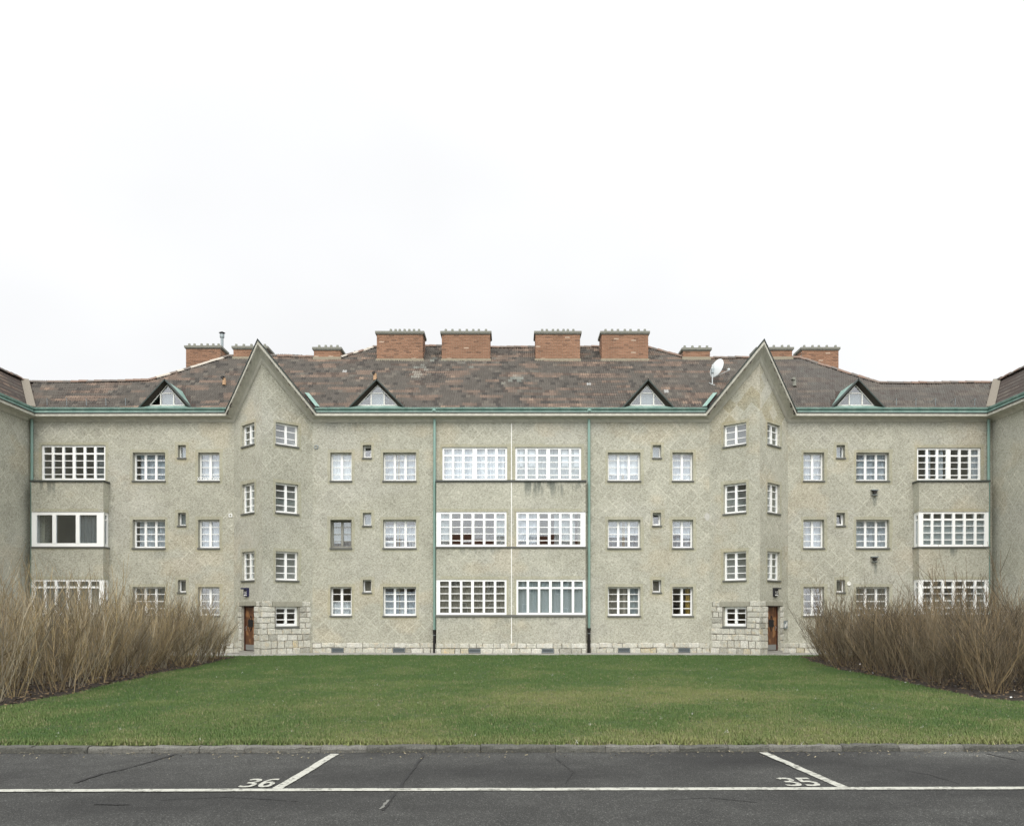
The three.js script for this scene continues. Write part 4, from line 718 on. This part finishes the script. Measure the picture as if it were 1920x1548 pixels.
{
  const tex = texture(1024, 1024, (x, y) => { const n = fbm(x / 32, y / 32, 3, 32), s = hash(x, y), b = vnoise(x / 1.7, y / 5), v = (n - 0.5) * 30 + (s - 0.5) * 50 + (b - 0.5) * 40; return [196 + v + (s > 0.93 ? 40 : 0), 200 + v, 190 + v]; });
  const g = new THREE.PlaneGeometry(48, 25.4, 220, 130).rotateX(-Math.PI / 2), p = g.attributes.position, col = [], uv = g.attributes.uv;
  for (let i = 0; i < p.count; i++) {
    const x = p.getX(i), f = (p.getZ(i) + 12.7) / 25.4, za = pathZ(x), z = za + (roadZ(x) - 0.155 - za) * f; p.setZ(i, z); p.setY(i, lawnY(x, z) + 0.012); uv.setXY(i, x, z);
    const k = dry(x, z); col.push(0.046 + 0.13 * k, 0.094 + 0.08 * k, 0.028 + 0.045 * k);
  }
  g.setAttribute('color', new THREE.Float32BufferAttribute(col, 3)); g.computeVertexNormals();
  structure(mesh('lawn', g, new THREE.MeshStandardMaterial({ map: rep(tex, 2.7), vertexColors: true, roughness: 0.97, bumpMap: rep(grainBump, 2), bumpScale: 0.02 }), scene));
  // turf: short blades
  const tris = [], nB = 7; for (let i = 0; i < nB; i++) { const a = rr(0, 6.283), r = rr(0, 0.035), x = Math.cos(a) * r, z = Math.sin(a) * r, h = rr(0.016, 0.036), b = rr(0, 6.283), w = 0.003, lx = Math.cos(b) * h * 0.6, lz = Math.sin(b) * h * 0.6, wx2 = -Math.sin(b) * w, wz = Math.cos(b) * w; tris.push([[x - wx2, 0, z - wz], [x + wx2, 0, z + wz], [x + lx, h, z + lz]]); }
  const tuft = polyGeo(tris), list = [], cols = [], q = new THREE.Quaternion(), m = new THREE.Matrix4(), c = new THREE.Color();
  const N = 330000;
  for (let i = 0; i < N; i++) {
    const u = rnd(), z = 26.93 - 24.4 * Math.pow(u, 1.25), dd = CAM.d - z, half = dd * 0.63, x = rr(-half, half); if (z < pathZ(x) - 0.03 + rr(0, 0.05) || z > roadZ(x) - 0.15 + rr(-0.02, 0.03) || bedDepth(x, z) > rr(-0.05, 0.12)) continue;
    q.setFromAxisAngle(V(0, 1, 0), rnd() * 6.283); const s = rr(0.7, 1.3) * (1 + dd / 60) * (0.75 + 0.6 * vnoise(x * 2.3, z * 2.3)) * (z > roadZ(x) - 0.32 ? 1.6 : 1); m.compose(V(x, lawnY(x, z) + 0.008, z), q, V(s, s * rr(0.7, 1.1), s)); list.push(m.clone());
    const k = Math.min(1, dry(x, z) + (rnd() > 0.8 ? 0.25 : 0)), j = rr(0.8, 1.2), straw = rnd() < 0.03 + 0.25 * k; if (straw) c.setRGB(0.23 * j, 0.215 * j, 0.115 * j); else c.setRGB((0.068 + 0.125 * k) * j, (0.127 + 0.085 * k) * j, (0.031 + 0.042 * k) * j); if (rnd() < 0.0005) c.setRGB(0.6, 0.6, 0.56); cols.push(c.clone());
  }
  const im = new THREE.InstancedMesh(tuft, std(0xffffff, 0.9), list.length); im.name = 'lawn_grass'; list.forEach((a, i) => { im.setMatrixAt(i, a); im.setColorAt(i, cols[i]); }); im.castShadow = im.receiveShadow = true;
  stuff(im); tag(im, 'short green and straw coloured turf between building and kerb', 'grass'); scene.add(im);
}
{ // paved path along the building
  const t = [], n = 160; for (let i = 0; i < n; i++) { const x0 = -24 + 48 * i / n, x1 = -24 + 48 * (i + 1) / n, a = [x0, 0.006, -0.3], b = [x1, 0.006, -0.3], c = [x1, 0.02, pathZ(x1) + 0.02], d = [x0, 0.02, pathZ(x0) + 0.02]; t.push([a, d, c], [a, c, b]); }
  const g = polyGeo(t), p = g.attributes.position, uv = g.attributes.uv; for (let i = 0; i < p.count; i++) uv.setXY(i, p.getX(i), p.getZ(i));
  structure(mesh('path', g, std(0xa9a8a2, 0.93, { map: rep(grey(220, 26), 2.3) }), scene));
}
for (const s of [-1, 1]) { // soil of the beds
  const nx = 90, nz = 150, g = new THREE.PlaneGeometry(14, 19.5, nx, nz).rotateX(-Math.PI / 2), p = g.attributes.position, uv = g.attributes.uv;
  for (let i = 0; i < p.count; i++) { const x = s * (p.getX(i) + 7 + 8.6), z = p.getZ(i) + 9.75 + 3.6; p.setX(i, x); p.setZ(i, z); const d = bedDepth(x, z); p.setY(i, lawnY(x, z) - 0.04 + 0.1 * sm(-0.15, 0.35, d) + (fbm(x * 5, z * 5, 3) - 0.5) * 0.05 * sm(0, 0.3, d)); uv.setXY(i, x, z); }
  if (s < 0) { const ix = g.index; for (let i = 0; i < ix.count; i += 3) { const a = ix.getX(i); ix.setX(i, ix.getX(i + 2)); ix.setX(i + 2, a); } }
  g.computeVertexNormals();
  structure(mesh(s < 0 ? 'shrub_bed' : 'shrub_bed_001', g, std(0x4a3d31, 0.98, { map: rep(grey(190, 50), 1.1), bumpMap: rep(grainBump, 1), bumpScale: 0.03 }), scene));
}

// ------------------------------------------------------------------ bare shrubs
function twigTube(pts, r0, r1, pos, sides = 3) {
  const n = pts.length, ring = [];
  for (let i = 0; i < n; i++) {
    const d = (i < n - 1 ? pts[i + 1].clone().sub(pts[i]) : pts[i].clone().sub(pts[i - 1])).normalize(), a = V(d.z, 0.13, -d.x).cross(d).normalize(), b = d.clone().cross(a), r = r0 + (r1 - r0) * i / (n - 1), c = [];
    for (let k = 0; k < sides; k++) { const t = k / sides * 6.2832; c.push(pts[i].clone().addScaledVector(a, Math.cos(t) * r).addScaledVector(b, Math.sin(t) * r)); } ring.push(c);
  }
  for (let i = 0; i + 1 < n; i++) for (let k = 0; k < sides; k++) { const k2 = (k + 1) % sides, A = ring[i][k], B2 = ring[i][k2], C2 = ring[i + 1][k2], D = ring[i + 1][k]; for (const p of [A, B2, C2, A, C2, D]) pos.push(p.x, p.y, p.z); }
}
function shrubGeo(nStem, height, spread, stiff) {
  const stems = [], twigs = [], sc = [], tc = [];
  const paint = (to, from, count, k) => { const t = Math.pow(k, 1.4), c = [0.1 + 0.25 * t, 0.087 + 0.222 * t, 0.064 + 0.155 * t]; for (let i = from; i < count; i++) to.push(...c); };
  for (let i = 0; i < nStem; i++) {
    const a = rr(0, 6.283), lean = Math.pow(rnd(), 0.8) * spread, L = height * rr(0.45, 1.05), r = rr(0, 0.32), p = [V(Math.cos(a) * r, -0.03, Math.sin(a) * r)], d = V(Math.cos(a) * lean + rr(-0.15, 0.15), 1, Math.sin(a) * lean + rr(-0.15, 0.15)).normalize(), n = 6, tone = rnd();
    for (let k = 0; k < n; k++) { d.x += rr(-0.26, 0.26); d.z += rr(-0.26, 0.26); d.y += stiff * 0.12; d.normalize(); p.push(p[k].clone().addScaledVector(d, L / n)); }
    const r0 = rr(0.006, 0.012) * (rnd() > 0.92 ? 1.9 : 1), s0 = stems.length / 3; twigTube(p, r0, 0.004, stems); paint(sc, s0, stems.length / 3, tone);
    const s1 = stems.length / 3, forks = [];
    for (let j = 0; j < 3; j++) { // forked upper branches
      const k = 1 + Math.floor(rnd() * 4), b = rr(0, 6.283), e = p[k + 1].clone().sub(p[k]).normalize(), q = rr(0.35, 0.8); e.x += Math.cos(b) * q; e.z += Math.sin(b) * q; e.normalize();
      const fp = [p[k].clone()], fl = L * rr(0.25, 0.45); for (let m = 0; m < 4; m++) { e.x += rr(-0.2, 0.2); e.z += rr(-0.2, 0.2); e.y += 0.16; e.normalize(); fp.push(fp[m].clone().addScaledVector(e, fl / 4)); }
      twigTube(fp, r0 * 0.6, 0.0028, stems); forks.push(fp);
    }
    paint(sc, s1, stems.length / 3, tone);
    const nt = Math.floor(rr(6, 11)), t0 = twigs.length / 3;
    for (const fp of forks) for (let j = 0; j < 3; j++) { const k = 1 + Math.floor(rnd() * 3), b = rr(0, 6.283), e = fp[k + 1].clone().sub(fp[k]).normalize(), q = rr(0.4, 1.1); e.x += Math.cos(b) * q; e.z += Math.sin(b) * q; e.y += 0.2; e.normalize(); const l = rr(0.15, 0.4), m1 = fp[k].clone().addScaledVector(e, l * 0.5); e.y += 0.3; e.normalize(); twigTube([fp[k].clone(), m1, m1.clone().addScaledVector(e, l * 0.5)], 0.0038, 0.002, twigs); }
    for (let j = 0; j < nt; j++) {
      const f = Math.pow(rnd(), 0.75) * (n - 0.6) + 0.3, k = Math.floor(f), o = p[k].clone().lerp(p[Math.min(n, k + 1)], f - k), b = rr(0, 6.283), e = p[Math.min(n, k + 1)].clone().sub(p[k]).normalize(), q = rr(0.3, 1.0); e.x += Math.cos(b) * q; e.z += Math.sin(b) * q; e.y += rr(0, 0.3); e.normalize();
      const l = rr(0.25, 0.75), m1 = o.clone().addScaledVector(e, l * 0.55); e.y += 0.3; e.normalize(); twigTube([o, m1, m1.clone().addScaledVector(e, l * 0.45)], 0.005, 0.0024, twigs);
    }
    paint(tc, t0, twigs.length / 3, Math.min(1, tone * 0.8 + rnd() * 0.25));
  }
  const mk = (a, c) => { const g = new THREE.BufferGeometry(); g.setAttribute('position', new THREE.Float32BufferAttribute(a, 3)); g.setAttribute('color', new THREE.Float32BufferAttribute(c, 3)); g.computeVertexNormals(); return g; };
  return [mk(stems, sc), mk(twigs, tc)];
}
const vc = (c) => new THREE.MeshStandardMaterial({ color: c, vertexColors: true, roughness: 0.9 });
const barkL = [vc(0xffffff), vc(0xeedfc8), vc(0xfff2d2)], barkR = [vc(0xccc2b6), vc(0xd8c8b0), vc(0xbcb5ad)];
const variants = [[23, 2.25, 0.75, 0.9], [19, 2.6, 0.6, 1.1], [25, 1.9, 0.95, 0.6], [17, 2.8, 0.5, 1.2], [22, 2.1, 0.82, 0.7]].map((a) => shrubGeo(...a));
{
  let n = 0;
  const place = (s, x, z, k, sc, ry) => {
    const bark = s < 0 ? barkL : barkR, g = thing('bare_shrub', s < 0 ? 'leafless tan brown shrub in the hedge in front of the left end of the building' : 'leafless dark brown shrub in the hedge in front of the right end of the building', 'shrub', [x, lawnY(x, z) + 0.05, z], ry, s < 0 ? 'bare shrubs of the left hedge' : 'bare shrubs of the right hedge');
    g.scale.set(sc, sc * rr(0.9, 1.08), sc); mesh('stems', variants[k][0], bark[n % 3], g); mesh('twigs', variants[k][1], bark[(n + 1) % 3], g); n++;
  };
  for (const s of [-1, 1]) {
    const tb = s < 0 ? bedL : bedR;
    for (let row = 0; row < 4; row++) for (let z = 5.3 + (row % 2) * 0.5; z < (s < 0 ? 22.3 : 21.2); z += 1.05 + rr(-0.15, 0.25)) {
      const x = bedEdge(tb, z) + s * (0.5 + row * 1.05 + rr(-0.2, 0.25)); if (Math.abs(x) / (CAM.d - z) > 0.68) continue;
      place(s, x, z, Math.floor(rnd() * 5), rr(0.9, 1.14) * (z < 7 ? 0.93 : 1), rr(0, 6.283));
    }
  }
}
{ // fallen leaves, twigs and scraps in the beds
  const leaf = new THREE.PlaneGeometry(0.05, 0.035).rotateX(-Math.PI / 2), list = [], cols = [], m = new THREE.Matrix4(), c = new THREE.Color();
  for (let i = 0; i < 9000; i++) { const s = rnd() > 0.5 ? 1 : -1, z = rr(4.4, 22.4), x = bedEdge(s < 0 ? bedL : bedR, z) + s * rr(-0.1, 4); const d = bedDepth(x, z); if (d < 0.02) continue; m.compose(V(x, lawnY(x, z) - 0.04 + 0.1 * sm(-0.15, 0.35, d) + rr(0.01, 0.04), z), new THREE.Quaternion().setFromEuler(new THREE.Euler(rr(-0.5, 0.5), rr(0, 6), rr(-0.5, 0.5))), V(rr(0.5, 1.5), 1, rr(0.5, 1.4))); list.push(m.clone()); const k = rnd(); if (k > 0.985) c.setRGB(0.6, 0.6, 0.58); else c.setRGB(0.1 + 0.08 * k, 0.07 + 0.05 * k, 0.04 + 0.02 * k); cols.push(c.clone()); }
  for (let i = 0; i < 1400; i++) { const x = rr(-12, 12), z = roadZ(x) + Math.pow(rnd(), 2.5) * 0.5 + 0.01, k = rnd(); m.compose(V(x, -0.012 + rr(0, 0.012), z), new THREE.Quaternion().setFromEuler(new THREE.Euler(rr(-0.4, 0.4), rr(0, 6), rr(-0.4, 0.4))), V(rr(0.15, 0.8), 1, rr(0.1, 0.45))); list.push(m.clone()); c.setRGB(0.08 + 0.25 * k * k, 0.07 + 0.22 * k * k, 0.05 + 0.14 * k * k); cols.push(c.clone()); }
  const im = new THREE.InstancedMesh(leaf, std(0xffffff, 0.95, { side: THREE.DoubleSide }), list.length); im.name = 'leaf_litter'; list.forEach((a, i) => { im.setMatrixAt(i, a); im.setColorAt(i, cols[i]); }); im.castShadow = im.receiveShadow = true; stuff(im); tag(im, 'brown leaf litter on the shrub beds and along the kerb', 'leaf litter'); scene.add(im);
}

// ------------------------------------------------------------------ behind the viewer: what the panes mirror
{
  const g = thing('opposite_house', 'pale rendered house with red tiled roof across the street, seen mirrored in windows', 'house', [0, 0, 74], Math.PI);
  box('wall', g, std(0xa39a82, 0.95, { map: rep(fine, 3) }), -34, 34, -0.2, 8.4, -10, 0);
  mesh('roof', polyGeo([[[-34.5, 8.3, 0.5], [34.5, 8.3, 0.5], [30, 12.0, -5]], [[-34.5, 8.3, 0.5], [30, 12.0, -5], [-30, 12.0, -5]], [[34.5, 8.3, -10.5], [-34.5, 8.3, -10.5], [-30, 12.0, -5]], [[34.5, 8.3, -10.5], [-30, 12.0, -5], [30, 12.0, -5]], [[-34.5, 8.3, -10.5], [-34.5, 8.3, 0.5], [-30, 12, -5]], [[34.5, 8.3, 0.5], [34.5, 8.3, -10.5], [30, 12, -5]]]), std(0x8a5a42, 0.9, { map: rep(fine, 2) }), g);
  const wg = new THREE.BoxGeometry(1.4, 1.4, 0.08), wm = std(0x3a4146, 0.2), fg = merge([BB(-0.78, 0.78, 0.7, 0.78, 0, 0.06), BB(-0.78, 0.78, -0.78, -0.7, 0, 0.06), BB(-0.78, -0.7, -0.7, 0.7, 0, 0.06), BB(0.7, 0.78, -0.7, 0.7, 0, 0.06), BB(-0.04, 0.04, -0.7, 0.7, 0.04, 0.09)]);
  for (let i = 0; i < 14; i++) for (const y of [1.9, 5.6]) { const w = group('window', g, -30 + i * 4.6, y, 0.0); mesh('pane', wg, wm, w); mesh('frame', fg, M.white, w); }
  const tree = (x, z, h, lab) => {
    const t = thing('bare_tree', lab, 'tree', [x, 0, z]), tr = [], cr = [];
    const grow = (p, d, L, r, lv) => { const pts = [p]; let q = p; for (let k = 0; k < 3; k++) { d = d.clone().add(V(rr(-0.16, 0.16), rr(-0.03, 0.12), rr(-0.16, 0.16))).normalize(); q = q.clone().addScaledVector(d, L / 3); pts.push(q); } twigTube(pts, r, r * 0.62, lv > 1 ? cr : tr, lv < 2 ? 6 : 3); if (lv < 5) for (let k = 0; k < (lv ? 3 : 4); k++) { const a = rr(0, 6.283), e = d.clone().add(V(Math.cos(a) * 0.75, rr(-0.05, 0.3), Math.sin(a) * 0.75)).normalize(); grow(pts[lv ? 1 + k % 3 : 3], e, L * rr(0.6, 0.78), r * 0.5, lv + 1); } };
    grow(V(0, -0.1, 0), V(0, 1, 0), h * 0.33, h * 0.022, 0);
    const mk = (a) => { const q = new THREE.BufferGeometry(); q.setAttribute('position', new THREE.Float32BufferAttribute(a, 3)); q.computeVertexNormals(); return q; };
    mesh('trunk', mk(tr), std(0x4f463a, 0.95), t); mesh('crown', mk(cr), std(0x54493c, 0.95), t);
  };
  tree(-11, 57, 12, 'bare tree left of the viewer across the street, mirrored in windows'); tree(2.5, 60, 13, 'bare tree behind the viewer across the street, mirrored in windows'); tree(15, 56, 11, 'bare tree right of the viewer across the street, mirrored in windows');
}

renderer.render(scene, camera);
